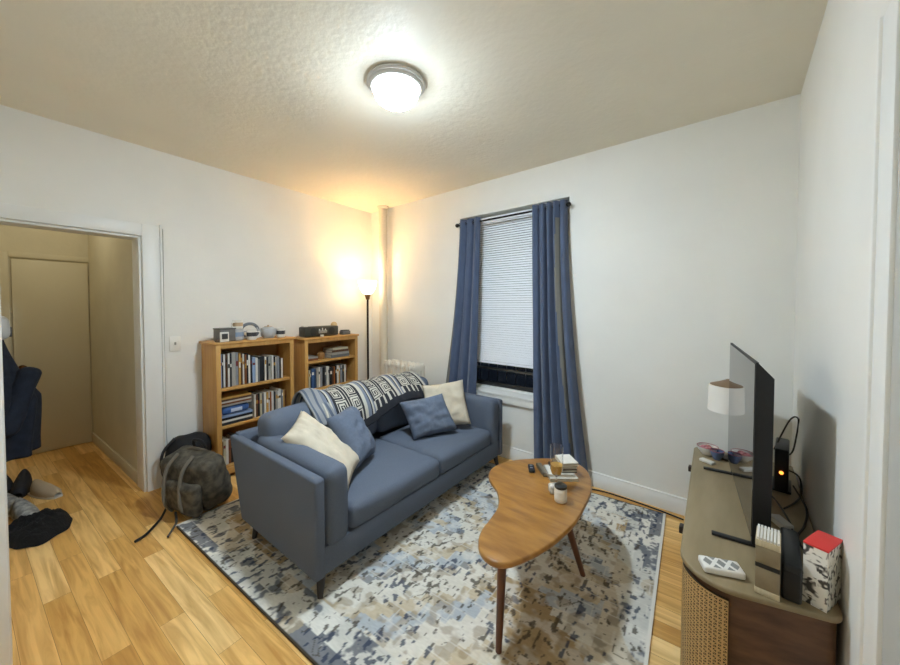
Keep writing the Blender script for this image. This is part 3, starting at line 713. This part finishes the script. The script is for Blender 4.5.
# trinkets on bookcase one (top at z B1H)
zt = B1H + .0008
cer = mat('ceramic_grey', 'b4b7b8', .3); cerw = mat('ceramic_white', 'dedbd2', .3); dk = mat('dark_print', '3b3a3a', .5); warmc = mat('ceramic_tan', 'b59a77', .4)
def B1(y, x=.2): return L(.02 + x, B1V - y, zt)
t = thing('trinket_box', 'small dark grey box at the left end of the left bookcase top', 'box', B1(.110, .17), A + .1)
m = M(); m.box((0, 0, .04), (.09, .10, .08), .004); m.out('box_body', mat('box_grey', '6f6c67', .5), t)
m = M(); m.box((0, 0, .083), (.094, .104, .008), .002); m.out('lid', mat('box_grey_dark', '57544f', .5), t)
t = thing('photo_card', 'tiny white framed card standing before the grey trinket box', 'card', B1(.075, .25), A + .1)
m = M(); m.box((0, 0, .032), (.010, .055, .064), .002); m.out('frame', cerw, t)
m = M(); m.box((.0055, 0, .036), (.002, .038, .035)); m.out('print', dk, t)
m = M(); m.box((0, 0, .012), (.03, .03, .024), .003); tag(m.out('dice_block', mat('tiny_dark', '53422f', .5), None, B1(.03, .235), (0, 0, A)), 'tiny dark block at the near front corner of the left bookcase top', 'block')
def mug(label, loc, r, h, mt, band, rz):
    t = thing('mug', label, 'mug', loc, rz, 'mugs on the left bookcase')
    m = M(); m.lathe([(0, 0), (r * .8, 0), (r * .95, .006), (r, h * .3), (r, h), (r * .92, h), (r * .9, .01), (0, .008)], seg=24); m.out('cup', mt, t)
    m = M(); pts = [(0, -r * .95, h * .8), (0, -r * 1.5, h * .75), (0, -r * 1.65, h * .5), (0, -r * 1.4, h * .25), (0, -r * .92, h * .2)]; m.tube(pts, .0045); m.out('handle', mt, t)
    m = M(); m.lathe([(r * 1.006, h * .35), (r * 1.006, h * .75)], seg=24); m.out('print', band, t)
    return t
mug('grey blue mug standing left of the ring ornament, lower of two', B1(.205, .19), .036, .075, cer, mat('print_blue', '7f93ad', .4), A + 2.6)
mug('tan patterned mug stacked on top of the grey blue mug', B1(.205, .19) + Vector((0, 0, .0755 * 1.25)), .032, .062, cerw, warmc, A + .4)
t = thing('ring_ornament', 'grey arched ring ornament standing behind a small white mug', 'ornament', B1(.325, .14), A)
m = M(); pts = [(0, .060 * math.cos(a), .058 + .05 * math.sin(a)) for a in [math.radians(-90 + k * 22.5) for k in range(17)]]; m.tube(pts, .011, 12, sub=3); m.out('ring', mat('ring_grey', '6c7178', .4), t)
m = M(); m.box((0, 0, .005), (.04, .05, .012), .003); m.out('foot', MATS['ring_grey'], t)
mug('small white mug with dark print in front of the ring ornament', B1(.295, .24), .032, .07, cerw, dk, A + 2.8)
t = thing('teapot', 'round grey ceramic teapot on the left bookcase', 'teapot', B1(.475, .17), A)
m = M(); m.lathe([(0, 0), (.035, 0), (.052, .02), (.058, .045), (.050, .070), (.030, .082), (0, .082)], seg=28); m.out('pot', cer, t)
m = M(); m.lathe([(0, .095), (.007, .093), (.006, .086), (.026, .085), (.030, .080), (0, .080)], seg=20); m.out('lid', warmc, t)
m = M(); m.tube([(0, -.052, .045), (0, -.072, .058), (0, -.085, .078)], .007); m.out('spout', cer, t)
m = M(); m.tube([(0, .05, .06), (0, .082, .06), (0, .085, .03), (0, .052, .028)], .005); m.out('handle', cer, t)
mug('white mug with dark print right of the teapot', B1(.565, .22), .030, .068, cerw, dk, A + 3.4)
for o in [o for o in bpy.data.objects if o.parent is None and (o.name.split('.')[0] in ('trinket_box', 'photo_card', 'mug', 'ring_ornament', 'teapot'))]:
    o.scale = (1.22, 1.22, 1.25)
# things on bookcase two
zt2 = B2H + .0008
def B2(y, x=.18): return L(.02 + x, B2V - y, zt2)
t = thing('boombox', 'long dark olive speaker box on the right bookcase', 'speaker', B2(.245, .16), A)
m = M(); m.box((0, 0, .055), (.12, .40, .10), .012, 3); m.out('case', mat('olive_case', '38352a', .5), t)
for y in (-.11, .11): m = M(); m.lathe([(0, 0), (.035, 0), (.038, .003), (.03, .005), (0, .002)], seg=20); m.out('speaker_cone', mat('cone', '26251f', .6), t, (.06, y, .055), (0, PI / 2, 0))
m = M(); m.box((.064, 0, .05), (.008, .10, .03), .003); m.out('control_panel', mat('chrome_dull', 'a09c90', .35, .4), t)
m = M(); m.box((.064, -.005, .075), (.006, .012, .03), .002); m.box((.064, .03, .07), (.006, .012, .02), .002); m.box((.064, -.04, .07), (.006, .012, .02), .002); m.out('knob', cerw, t)
m = M(); m.box((0, -.17, .112), (.05, .05, .012), .004); m.out('top_button', cerw, t)
t = thing('globe_ornament', 'small cream globe behind the right end of the dark speaker', 'globe', B2(.475, .10), A)
m = M(); m.lathe([(0, 0), (.025, 0), (.022, .01), (.006, .02), (.006, .07), (0, .07)], seg=16); m.out('stand', warmc, t)
m = M(); m.sph((0, 0, .107), .036, 24); m.out('ball', mat('globe_cream', 'd6bd92', .4, col2='c2a273', vscale=12), t)
t = thing('tin_box', 'small flat grey tin on the right bookcase, right of the speaker', 'box', B2(.545, .20), A)
m = M(); m.box((0, 0, .02), (.07, .10, .04), .005); m.out('tin_body', mat('tin_grey', '66696a', .4, .3), t); m = M(); m.box((0, 0, .046), (.05, .09, .012), .003); m.out('lid', mat('tin_dark', '3b3a38', .4), t)
t = thing('white_cube', 'tiny white dice-like block before the dark speaker', 'block', B2(.215, .25), A); m = M(); m.box((0, 0, .011), (.022, .03, .022), .003); m.out('cube', cerw, t)

# ------------------------------------------------------------------ switch
t = thing('light_switch', 'white light switch plate on the left wall beside the doorway', 'switch', L(.001, 2.10, 1.115), A)
m = M(); m.box((.003, 0, 0), (.006, .075, .118), .002); m.out('plate', mat('switch_white', 'e6e2d8', .4), t)
m = M(); m.box((.009, 0, .004), (.012, .010, .022), .002); m.out('toggle', mat('toggle', '9a968c', .4), t)
m = M(); m.tube([L(.008, 2.165, 2.02), L(.008, 2.168, 1.4), L(.008, 2.17, .8), L(.010, 2.165, .3), L(.012, 2.12, .14), L(.02, 2.06, .03)], .0018, 6)
tag(m.out('wall_wire', mat('wire_grey', '8f8c84', .5), None), 'thin pale wire running down beside the doorway casing', 'wire')
m = M(); m.tube([(2.42, -.13, .016), (2.58, -.06, .008), (2.75, -.05, .006), (2.95, -.06, .006), (3.10, -.08, .006)], .005, 6)
tag(m.out('floor_cable', mat('cord_black', '1d1c1b', .5), None), 'black power cord lying along the window wall baseboard', 'cord')

# ------------------------------------------------------------------ backpacks by the bookcase
bp = thing('backpack', 'olive grey backpack slumped on the floor against the bookcase', 'backpack', L(.545, 2.15), A + .3)
olive = mat('bag_olive', '5f594c', .85, col2='37332c', vscale=24, bump=.3, bscale=120); bagk = mat('bag_black', '17171a', .75, var=.3, vscale=20)
m = M(); m.soft((0, 0, .20), (.42, .20, .38), .06, 26, (.01, .02, .0), rot=(.16, .05, 0), wob=.026, seed=2); m.out('bag_body', olive, bp)
m = M(); m.soft((.03, -.125, .14), (.30, .07, .20), .03, 18, (0, .01, 0), rot=(.16, .04, 0), wob=.018, seed=5); m.out('front_pocket', olive, bp)
for x in (-.07, .075):
    m = M(); m.tube([(x, -.08, .40), (x + .0, -.150, .33), (x, -.175, .22), (x + .01, -.175, .10), (x + .01, -.13, .03)], .011, 8); m.out('compression_strap', mat('strap_grey', '6d685d', .8), bp)
m = M(); m.tube([(-.05, .02, .42), (-.03, .0, .47), (.04, .0, .47), (.06, .02, .42)], .010); m.out('handle', bagk, bp)
m = M(); m.tube([(-.10, -.14, .05), (-.06, -.20, .02), (-.02, -.27, .012), (.02, -.34, .012), (.03, -.40, .012)], .008, 6); m.out('loose_strap', bagk, bp)
m = M(); m.tube([(.0, -.15, .04), (.08, -.2, .02), (.13, -.25, .025), (.17, -.31, .012)], .007, 6); m.out('loose_strap', mat('strap_grey2', '4a4743', .8), bp)
b2 = thing('backpack', 'black bag leaning behind the olive grey backpack', 'backpack', L(.13, 2.06), A)
m = M(); m.soft((0, 0, .20), (.20, .28, .40), .09, 10, (.01, .02, .01), rot=(0, .12, 0), wob=.02, seed=8); m.out('bag_body', bagk, b2)
m = M(); m.tube([(.02, -.10, .40), (.0, -.17, .30), (-.01, -.17, .16), (.0, -.14, .05)], .010); m.out('shoulder_strap', mat('strap_dark', '2c2c30', .7), b2)

# ------------------------------------------------------------------ hallway things
def shoe(label, loc, rz, mt, sole, size=.26, ht=.10):
    t = thing('shoe', label, 'shoe', loc, rz, 'shoes on the hallway floor')
    m = M()
    def fn(u, v):
        # u along the foot heel->toe, v around
        x = (u - .5) * size; wd = (.034 + .014 * math.sin(PI * min(1, u * 1.15)) + .006 * u) * (1 - max(0, u - .86) * 3.2) * (1 - max(0, .1 - u) * 4)
        h = ht * (1 - .62 * (u ** .8)) if u > .05 else ht * .9
        h = max(h, .03) * (1 - max(0, u - .88) * 3.5)
        a = PI * v
        return (x, wd * math.cos(a), .014 + h * math.sin(a) ** .7)
    m.grid(fn, 18, 12)
    m.out('upper', mt, t, ang=80)
    m = M(); pts = [((u - .5) * (size + .012), s_ * (.036 + .016 * math.sin(PI * min(1, u * 1.1))) * (1 - max(0, u - .85) * 2.5)) for s_, us in ((1, [0, .1, .3, .5, .7, .85, .95, 1]), (-1, [1, .95, .85, .7, .5, .3, .1, 0])) for u in us]
    m.prism(pts, 0, .018, .004); m.out('sole', sole, t)
    m = M()
    for k in range(4): m.bar((.01 + k * .02, -.02, ht * .80 - k * .006 - .012), (.01 + k * .02 + .006, .02, ht * .80 - k * .006 - .012), .003, seg=6)
    m.out('laces', sole, t)
    return t
wsh = mat('shoe_white', 'c9c9c6', .6, col2='77797a', vscale=30); bsh = mat('shoe_beige', 'b3a189', .7); nav = mat('shoe_navy', '20242f', .7, var=.4, vscale=30); sol = mat('sole_white', 'd8d5cc', .6); solk = mat('sole_dark', '1c1b1b', .6)
shoe('white sneaker in front, between black heap and dark shoes', L(-.25, 2.86), A + .2, wsh, sol)
shoe('white sneaker further back, beside the beige shoe', L(-.42, 2.90), A + .25, wsh, sol)
shoe('beige shoe on hallway floor, its toe pointing right', L(-.55, 2.74), A + .35, bsh, sol)
shoe('navy shoe nearest the hanging coat, left of the beige shoe', L(-.78, 2.84), A - .2, nav, solk, .28, .13)
shoe('navy shoe farther back under the hanging coat', L(-.92, 2.92), A + .1, nav, solk, .28, .13)
def heap(name, label, cat, loc, sx, sy, sz, mt, seed, rz=0):
    m = M()
    def fn(u, v):
        a = 2 * PI * u; r = v
        k = 1 + .28 * noise.noise(Vector((math.cos(a) * 1.7 + seed, math.sin(a) * 1.7, 0)))
        x = sx * r * k * math.cos(a); y = sy * r * k * math.sin(a)
        z = sz * (1 - r ** 2.6) * (1 + .5 * noise.noise(Vector((x * 12 + seed, y * 12, 1)))) + .030 * noise.noise(Vector((x * 38, y * 38, seed))) * (1 - r ** 3)
        return (x, y, max(.002, z + .004))
    m.grid(fn, 64, 26); bmesh.ops.remove_doubles(m.b, verts=m.b.verts, dist=.0005)
    o = m.out(name, mt, None, loc, (0, 0, rz), ang=180); return tag(o, label, cat)
heap('fleece_jacket', 'black fleece jacket heaped on the floor in the hallway doorway', 'jacket', L(.02, 2.84, 0), .23, .16, .09, mat('black_fleece', '141518', .95, var=.5, vscale=90, bump=1.0, bscale=140), 3.1, A - .2)
# coat on the wall hook
hk = thing('coat_hook', 'wall mounted metal hook holding the navy coat in the hallway', 'hook', L(-.50, HV - .001, 1.20), A)
m = M(); m.box((0, .004, 0), (.03, .008, .08), .003); m.out('plate', rm, hk); m = M(); m.tube([(0, .008, -.01), (0, .05, -.025), (0, .07, 0.0), (0, .075, .03)], .006); m.out('prong', rm, hk)
ct = thing('coat', 'navy coat hanging at the left edge in the hallway', 'coat', L(-.50, 2.945, 0), A)
coatm = mat('coat_navy', '1f2839', .9, var=.35, vscale=25, bump=.4, bscale=60)
def cfn(u, v):
    a = 2 * PI * u; z = 1.19 - v * .80
    k_ = min(1, v * 1.9); rx = .05 + .17 * k_ ** .8; ry = .03 + .145 * k_ ** 1.2 - .03 * max(0, v - .6)
    f = 1 + .13 * math.sin(7 * a + 3 * v) * min(1, v * 2) + .06 * noise.noise(Vector((math.cos(a) * 3, math.sin(a) * 3, z * 3)))
    return (rx * f * math.cos(a), ry * f * math.sin(a), z)
m = M(); m.grid(cfn, 72, 40); bmesh.ops.holes_fill(m.b, edges=[e for e in m.b.edges if len(e.link_faces) == 1]); m.out('coat_body', coatm, ct, ang=180)
m = M(); m.soft((.16, .07, .78), (.12, .11, .46), .052, 10, rot=(-.30, -.30, 0), wob=.02, seed=4); m.out('sleeve', coatm, ct)
hh = thing('cap', 'white cap hanging above the navy coat at the left edge', 'cap', L(-.50, 2.935, 1.27), A)
m = M(); m.soft((0, 0, 0), (.12, .09, .17), .043, 10, wob=.01, seed=2); m.out('crown', mat('cap_white', 'cfd3d6', .7), hh)
m = M(); m.soft((.0, .05, -.03), (.05, .012, .07), .005, 4); m.out('patch', mat('patch_dark', '5b5f66', .7), hh)

# ------------------------------------------------------------------ media console
walnut = mat('walnut', '6a4a33', .5, col2='4c3222', vscale=5, stretch=(1, 4, 6), bump=.04, bscale=30)
walnut_top = mat('walnut_top', '928162', .45, col2='857556', vscale=4, stretch=(5, .8, 5))
con = thing('media_console', 'low dark wood media console with rounded cane front along the right wall', 'cabinet', (3.40, -.80, 0))
def rr(pts, rad, n=10):
    out = []; N = len(pts)
    for i, p in enumerate(pts):
        p = Vector(p); a = (Vector(pts[i-1]) - p).normalized(); b_ = (Vector(pts[(i+1) % N]) - p).normalized(); r = rad[i]
        if r <= 0: out.append((p.x, p.y)); continue
        th = a.angle(b_); d = r / math.tan(th / 2); c = p + (a + b_).normalized() * (r / math.sin(th / 2))
        s0 = p + a * d - c; s1 = p + b_ * d - c
        a0 = math.atan2(s0.y, s0.x); a1 = math.atan2(s1.y, s1.x); da = (a1 - a0 + PI) % (2 * PI) - PI
        for k in range(n + 1): out.append((c.x + r * math.cos(a0 + da * k / n), c.y + r * math.sin(a0 + da * k / n)))
    return out
def off(pts, d):  # shrink about centre of console
    o = []
    N = len(pts)
    for i in range(N):
        p = Vector(pts[i]); a = (p - Vector(pts[i-1])); b_ = (Vector(pts[(i+1) % N]) - p)
        n_ = Vector((-(a + b_).y, (a + b_).x)).normalized(); o.append((p.x + n_.x * d, p.y + n_.y * d))
    return o
cp = [(3.155 - 3.4, -.15 + .8), (3.215 - 3.4, -1.475 + .8), (3.598 - 3.4, -1.366 + .8), (3.598 - 3.4, -.15 + .8)]
RAD = [.05, .13, .04, .01]
m = M(); m.prism(rr(cp, RAD), .522, .54, .005); m.out('top', walnut_top, con, ang=45)
cin = off(cp, .0)
cin = [(cp[0][0] + .012, cp[0][1] - .012), (cp[1][0] + .012, cp[1][1] + .012), (cp[2][0] - .006, cp[2][1] + .012), (cp[3][0] - .006, cp[3][1] - .012)]
ring = rr(cin, [.045, .125, .035, .008])
m = M(); m.prism(rr([(x * .985, y * .985) for x, y in cin], [.04, .12, .03, .008]), .10, .5219); m.out('body', walnut, con, ang=45)
# cane doors wrap the front (x-) and the near rounded corner
def arc_path(pts, s0, s1, n):
    P = [Vector(p) for p in pts]; seg = [(b_ - a).length for a, b_ in zip(P, P[1:])]; tot = sum(seg); o = []
    for k in range(n + 1):
        s = (s0 + (s1 - s0) * k / n); i = 0
        while i < len(seg) - 1 and s > seg[i]: s -= seg[i]; i += 1
        o.append(P[i].lerp(P[i+1], min(1, s / seg[i])))
    return o
front = ring[10:]         # from far-left corner end, along the front, around near corner
cane_m = mat('cane', 'c3a06a', .6); cane_back = mat('cane_backing_cloth', '3d2f1f', .8)  # pale cane strands over a dark brown backing
def strip(path, z0, z1, o0, o1, name, mt, par):
    m = M(); t = m.b; rings = []
    n = len(path)
    for k, p in enumerate(path):
        d = (path[min(k+1, n-1)] - path[max(k-1, 0)]).normalized(); nn = Vector((d.y, -d.x))  # outward
        a = p + nn * o0; b_ = p + nn * o1
        rings.append([t.verts.new((a.x, a.y, z0)), t.verts.new((b_.x, b_.y, z0)), t.verts.new((b_.x, b_.y, z1)), t.verts.new((a.x, a.y, z1))])
    for x, y in zip(rings, rings[1:]):
        for k in range(4): t.faces.new((x[k], x[(k+1) % 4], y[(k+1) % 4], y[k]))
    t.faces.new(rings[0]); t.faces.new(rings[-1]); bmesh.ops.recalc_face_normals(t, faces=t.faces)
    return m.out(name, mt, par, ang=45)
flen = 1.2
# direction check: outward is -x on the front run
P_all = arc_path(front, 0, 5, 10)
Lfront = sum((Vector(b_) - Vector(a)).length for a, b_ in zip(front[:12], front[1:12]))
sgn = 1
def cane_door(s0, s1):
    path = arc_path(front, s0, s1, 40); dr = strip(path, .125, .500, sgn * .000, sgn * .004, 'door', cane_back, con)
    m = M(); n = len(path); nz = 30
    zz = [.13 + (.365) * k / nz for k in range(nz + 1)]
    def P(k, z, o=.006):
        k0 = int(min(n - 2, max(0, math.floor(k)))); f = k - k0
        p = path[k0].lerp(path[k0+1], f); d = (path[k0+1] - path[k0]).normalized(); nn = Vector((d.y, -d.x)) * sgn
        return Vector((p.x + nn.x * o, p.y + nn.y * o, z))
    tot = s1 - s0; nu = int(tot / .0125)
    for i in range(nu + 1):
        k = i / nu * (n - 1); m.b.verts.ensure_lookup_table()
        # vertical strand as thin ribbon
        m.grid(lambda u, v, k=k: P(min(n - 1.001, max(0, k + (u - .5) * .0045 / tot * (n - 1))), .13 + .365 * v), 1, 1)
    for z in zz:
        m.grid(lambda u, v, z=z: P(u * (n - 1.001), z + (v - .5) * .0045, .0065), 40, 1)
    # diagonals
    for dirn in (1, -1):
        for q in range(-40, nu + 40, 2):
            pts = []
            a0 = q; segs = 30
            for j in range(segs):
                ia = a0 + dirn * j; ib = ia + dirn
                if min(ia, ib) < 0 or max(ia, ib) > nu: continue
                ka = ia / nu * (n - 1.001); kb = ib / nu * (n - 1.001)
                za, zb = zz[j], zz[j+1]; wd = .0028
                v = [m.b.verts.new(P(ka, za - wd / 2, .007)), m.b.verts.new(P(kb, zb - wd / 2, .007)), m.b.verts.new(P(kb, zb + wd / 2, .007)), m.b.verts.new(P(ka, za + wd / 2, .007))]
                m.b.faces.new(v)
    m.out('cane_webbing', cane_m, dr)
    mid_k = n // 4
    return dr
total = sum((Vector(b_) - Vector(a)).length for a, b_ in zip(front[:22], front[1:22]))
straight = (Vector(front[1]) - Vector(front[0])).length
arcl = .125 * PI / 2
for s0, s1 in ((.02, straight * .33), (straight * .33 + .012, straight * .66), (straight * .66 + .012, straight + arcl * .98)):
    cane_door(s0, s1)
for yy in (.40, -.275): m = M(); m.box((-.252 + .06 * (.65 - yy) / 1.325, yy, .485), (.022, .035, .03), .004); m.out('door_pull', mat('pull_dark', '2a1d14', .5), con)
for x, y in ((-.15, .55), (.16, .55), (-.13, -.58), (.15, -.53)): m = M(); m.bar((x, y, .102), (x, y, 0), .022, .015, 16); m.out('leg', walnut, con)
CZ = .541

# ------------------------------------------------------------------ television
P0 = Vector((3.325, -.41)); P1 = Vector((3.405, -1.19)); dv = P1 - P0; W_ = dv.length; ang_tv = math.atan2(dv.y, dv.x)
tv = thing('television', 'flat television seen edge on, standing on the dark console', 'television', (P0.x, P0.y, CZ), ang_tv)
# local x runs from far edge to near edge, local y: screen faces -y? (left of direction is +y = towards the wall)
tvk = mat('tv_black', '141416', .5, var=.4, vscale=60); scr = mat('tv_screen', '0c0d10', .06, spec=.9)
b_ = scr.node_tree.nodes['Principled BSDF']; b_.inputs['IOR'].default_value = 1.9; b_.inputs['Roughness'].default_value = .03
side = -1  # screen side: away from the wall
def frustum(a, b_):
    t_ = bmesh.new(); va = [t_.verts.new(p) for p in a]; vb = [t_.verts.new(p) for p in b_]
    t_.faces.new(va); t_.faces.new(vb)
    for k in range(4): t_.faces.new((va[k], va[(k+1) % 4], vb[(k+1) % 4], vb[k]))
    bmesh.ops.recalc_face_normals(t_, faces=t_.faces); return t_
m = M(); m._add(frustum([(0, 0, .048), (W_, 0, .048), (W_, 0, .682), (0, 0, .682)], [(0, .008, .048), (W_, .008, .048), (W_, .008, .682), (0, .008, .682)])); m.out('housing', tvk, tv)
m = M(); m._add(frustum([(.004, .0082, .052), (W_ - .002, .0082, .052), (W_ - .002, .0082, .678), (.004, .0082, .678)], [(.05, .050, .08), (W_ - .006, .050, .08), (W_ - .006, .050, .628), (.05, .050, .628)])); m.out('back_cover', tvk, tv)
m = M(); m.box((W_ / 2, -.001, .368), (W_ - .012, .002, .615)); m.out('screen', scr, tv)
for x in (.08, W_ - .06):
    m = M(); m.box((x, .0, .005), (.022, .22, .01), .003); m.box((x, .016, .028), (.018, .02, .05), .003); m.out('foot', tvk, tv)
print('TV normal check', ang_tv)

# ------------------------------------------------------------------ things on the console
t = thing('table_lamp', 'small white drum shade lamp behind the far edge of the television', 'lamp', (3.325, -.265, CZ))
t.location = (3.33, -.262, CZ)
m = M(); m.lathe([(0, 0), (.045, 0), (.045, .010), (.01, .016), (.006, .03), (.006, .27), (0, .27)], seg=24); m.out('base', mat('lamp_base_dark', '4a3a2c', .4), t)
m = M(); m.lathe([(.106, .278), (.102, .425), (.099, .425), (.103, .278), (.106, .278)], seg=40); m.out('lamp_shade', mat('shade_white', 'ece9e2', .7), t)
m = M(); m.lathe([(0, .462), (.02, .459), (.06, .440), (.098, .4255), (.09, .4235), (0, .43)], seg=24); m.out('shade_cap', mat('cap_brown', '7a6248', .5), t)
def bowl(label, loc, r, h, mt, rim, fill):
    t = thing('bowl', label, 'bowl', loc, 0, 'bowls at the far end of the console')
    m = M(); m.lathe([(0, 0), (r * .45, 0), (r * .55, .006), (r * .9, h * .6), (r, h), (r * .95, h), (r * .84, h * .6), (r * .4, .010), (0, .008)], seg=32); m.out('bowl_body', mt, t)
    m = M(); m.lathe([(r * .955, h + .0002), (r * 1.003, h + .0002), (r * 1.003, h + .003), (r * .955, h + .003), (r * .955, h + .0002)], seg=32); m.out('rim', rim, t)
    return t
red = mat('bowl_red', 'a03a3e', .4, col2='d9c2c4', vscale=30); rimr = mat('rim_pink', 'a85a60', .4); wb = mat('bowl_white', 'dcd9d3', .3); bb = mat('bowl_blue', '5b6d93', .35, var=.3, vscale=20)
bowl('white bowl with red patterned inside at the far left of the console', (3.228, -.265, CZ), .052, .048, wb, rimr, 1)
bowl('blue bowl beside the white bowl, near the lamp', (3.275, -.315, CZ), .034, .05, bb, rimr, 1)
for k, (x, y) in enumerate(((3.210, -.262), (3.240, -.27), (3.228, -.240), (3.224, -.290))):
    m = M(); m.sph((0, 0, 0), .019, 12, sc=(1, 1, .8)); tag(m.out('sachet', mat('sachet_red', '8f2f36', .5, col2='c98b90', vscale=50), None, (x, y, CZ + .035)), ('leftmost', 'rightmost', 'farthest back', 'frontmost')[k] + ' of the small dark red balls inside the white bowl', 'ball', 'red balls in the white bowl')
m = M(); m.box((0, 0, .008), (.07, .035, .016), .005, rot=(0, 0, 0)); o = tag(m.out('soap_dish', mat('dish_white', 'd4d1c8', .4), None, (3.245, -.385, CZ), (0, 0, -.5)), 'small white dish in front of the white bowl', 'dish')
o.location = (3.235, -.40, CZ)
# tissue tin with lattice print
t = thing('tissue_pack', 'flat white pack with grey diamond lattice print at console near end', 'pack', (3.318, -1.372, CZ), math.radians(22))
t.location = (3.325, -1.355, CZ)
m = M(); m.soft((0, 0, .012), (.115, .062, .024), .008, 8); m.out('pack_body', mat('pack_white', 'e2dfd8', .5), t)
m = M()
for x in (-.038, 0, .038):
    m.prism([(x - .013, 0), (x, -.019), (x + .013, 0), (x, .019)], .0236, .0247)
for x in (-.019, .019):
    for sy in (-1, 1): m.prism([(x - .011, sy * .025), (x, sy * .010), (x + .011, sy * .025)][::sy], .0232, .0243)
m.out('lattice_print', mat('lattice_grey', '8a8a86', .6), t)
# two small ribbed boxes stacked
def smallbox(label, loc, rz, cbot):
    t = thing('small_box', label, 'box', loc, rz, 'stacked small boxes by the television')
    return t
bw, bd2 = .056, .088
bx = (3.438, -1.355)
t = smallbox('lower brown small box with cream bottom band, below the ribbed white one', (bx[0], bx[1], CZ), math.radians(-4), 1)
m = M(); m.box((0, 0, .05), (bw, bd2, .064), .002); m.out('box_body', mat('box_brown', '8a7c62', .6, var=.1, vscale=30), t)
m = M(); m.box((0, 0, .009), (bw + .001, bd2 + .001, .018), .002); m.out('band', mat('box_cream', 'cdbf9f', .6, stretch=(60, 60, 1), var=.15, vscale=3), t)
m = M(); m.box((0, 0, .0885), (bw, bd2, .013), .002); m.out('lid', mat('box_black', '1b1a18', .6), t)
t = smallbox('upper small box with white ribbed top, stacked on the brown one', (bx[0], bx[1], CZ + .0955), math.radians(-4), 1)
m = M(); m.box((0, 0, .026), (bw, bd2, .052), .002); m.out('box_body', MATS['box_brown'], t)
m = M(); m.box((0, 0, .062), (bw + .001, bd2 + .001, .020), .002); m.out('band', MATS['box_cream'], t)
m = M()
for k in range(7): m.box((-bw / 2 + .005 + k * (bw - .010) / 6, 0, .075), (.0056, bd2 - .002, .008), .001)
m.out('ribbed_top', mat('rib_white', 'dedbd2', .6), t)
# black upright case between the boxes
t = thing('game_console', 'black upright plastic case between the small boxes and the red topped carton', 'console', (3.495, -1.28, CZ), math.radians(-3))
m = M(); m.box((0, .02, .055), (.045, .24, .11), .008, 3); m.out('case', mat('case_black', '121315', .4, var=.3, vscale=40), t)
m = M(); m.box((0, -.101, .055), (.035, .004, .07), .001); m.out('vent', mat('vent_dark', '060607', .6), t)
# white photo printed box with red top
t = thing('carton', 'white photo printed tall carton with a bright red top', 'box', (3.577, -1.30, CZ), math.radians(-28))
t.location = (3.560, -1.306, CZ); t.rotation_euler.z = math.radians(-23)
cw, cdp, chh = .052, .108, .175
m = M(); m.box((0, 0, chh / 2), (cw, cdp, chh), .001); m.out('carton_body', mat('carton_print', 'dedad0', .55, col2='dedad0'), t)
cm = MATS['carton_print']; N = cm.node_tree.nodes; K = cm.node_tree.links
for n_ in list(N):
    if n_.type == 'VALTORGB': rampn = n_
    if n_.type == 'TEX_NOISE': nz_ = n_
nz_.inputs['Scale'].default_value = 42; nz_.inputs['Detail'].default_value = 1.5; nz_.inputs['Distortion'].default_value = 1.0
el = rampn.color_ramp.elements; el[0].position = .36; el[0].color = lin('3a3734'); el[1].position = .47; el[1].color = lin('e2ded4')
e = el.new(.41); e.color = lin('8d887f')
m = M(); m.box((0, 0, chh + .003), (cw + .002, cdp + .002, .006), .001); m.out('lid', mat('red_lid', 'd83a36', .5), t)
# router box and cables behind the television
t = thing('router', 'black router box behind the television with a small orange light', 'router', (3.53, -.48, CZ), math.radians(-5))
m = M(); m.box((0, 0, .11), (.05, .20, .20), .008); m.box((0, 0, .005), (.07, .16, .012), .003); m.out('case', mat('router_black', '151517', .5), t)
m = M(); m.sph((.0, -.102, .10), .008, 12); m.out('indicator', mat('orange_led', 'e0702a', .4, emit=.6), t)
cb = mat('cable_dark', '2b2620', .6)
C_ = [([(3.50, -.50, .72), (3.56, -.40, .85), (3.60, -.30, .84), (3.60, -.25, .74), (3.58, -.30, .66), (3.54, -.38, .66)], 'dark cable looping high between television and corner'),
      ([(3.53, -.57, .66), (3.585, -.52, .62), (3.59, -.56, .556), (3.56, -.66, .548), (3.52, -.75, .548)], 'dark cable dropping from the router onto the console'),
      ([(3.56, -.60, .60), (3.59, -.72, .56), (3.57, -.86, .548), (3.54, -.98, .548), (3.56, -1.10, .548)], 'dark cable snaking along the console behind the television'),
      ([(3.47, -.62, .552), (3.50, -.75, .565), (3.53, -.92, .552), (3.50, -1.02, .55)], 'dark cable crossing the console behind the television')]
for pts, lab in C_:
    m = M(); m.tube(pts, .0038, 6); tag(m.out('cable', cb, None), lab, 'cable', 'cables behind the television')
t = thing('power_adapter', 'small white power adapter among the cables', 'adapter', (3.50, -.90, CZ), .5)
m = M(); m.box((0, 0, .012), (.04, .08, .024), .004); m.out('case', mat('adapter_white', 'c8c5bd', .5), t)
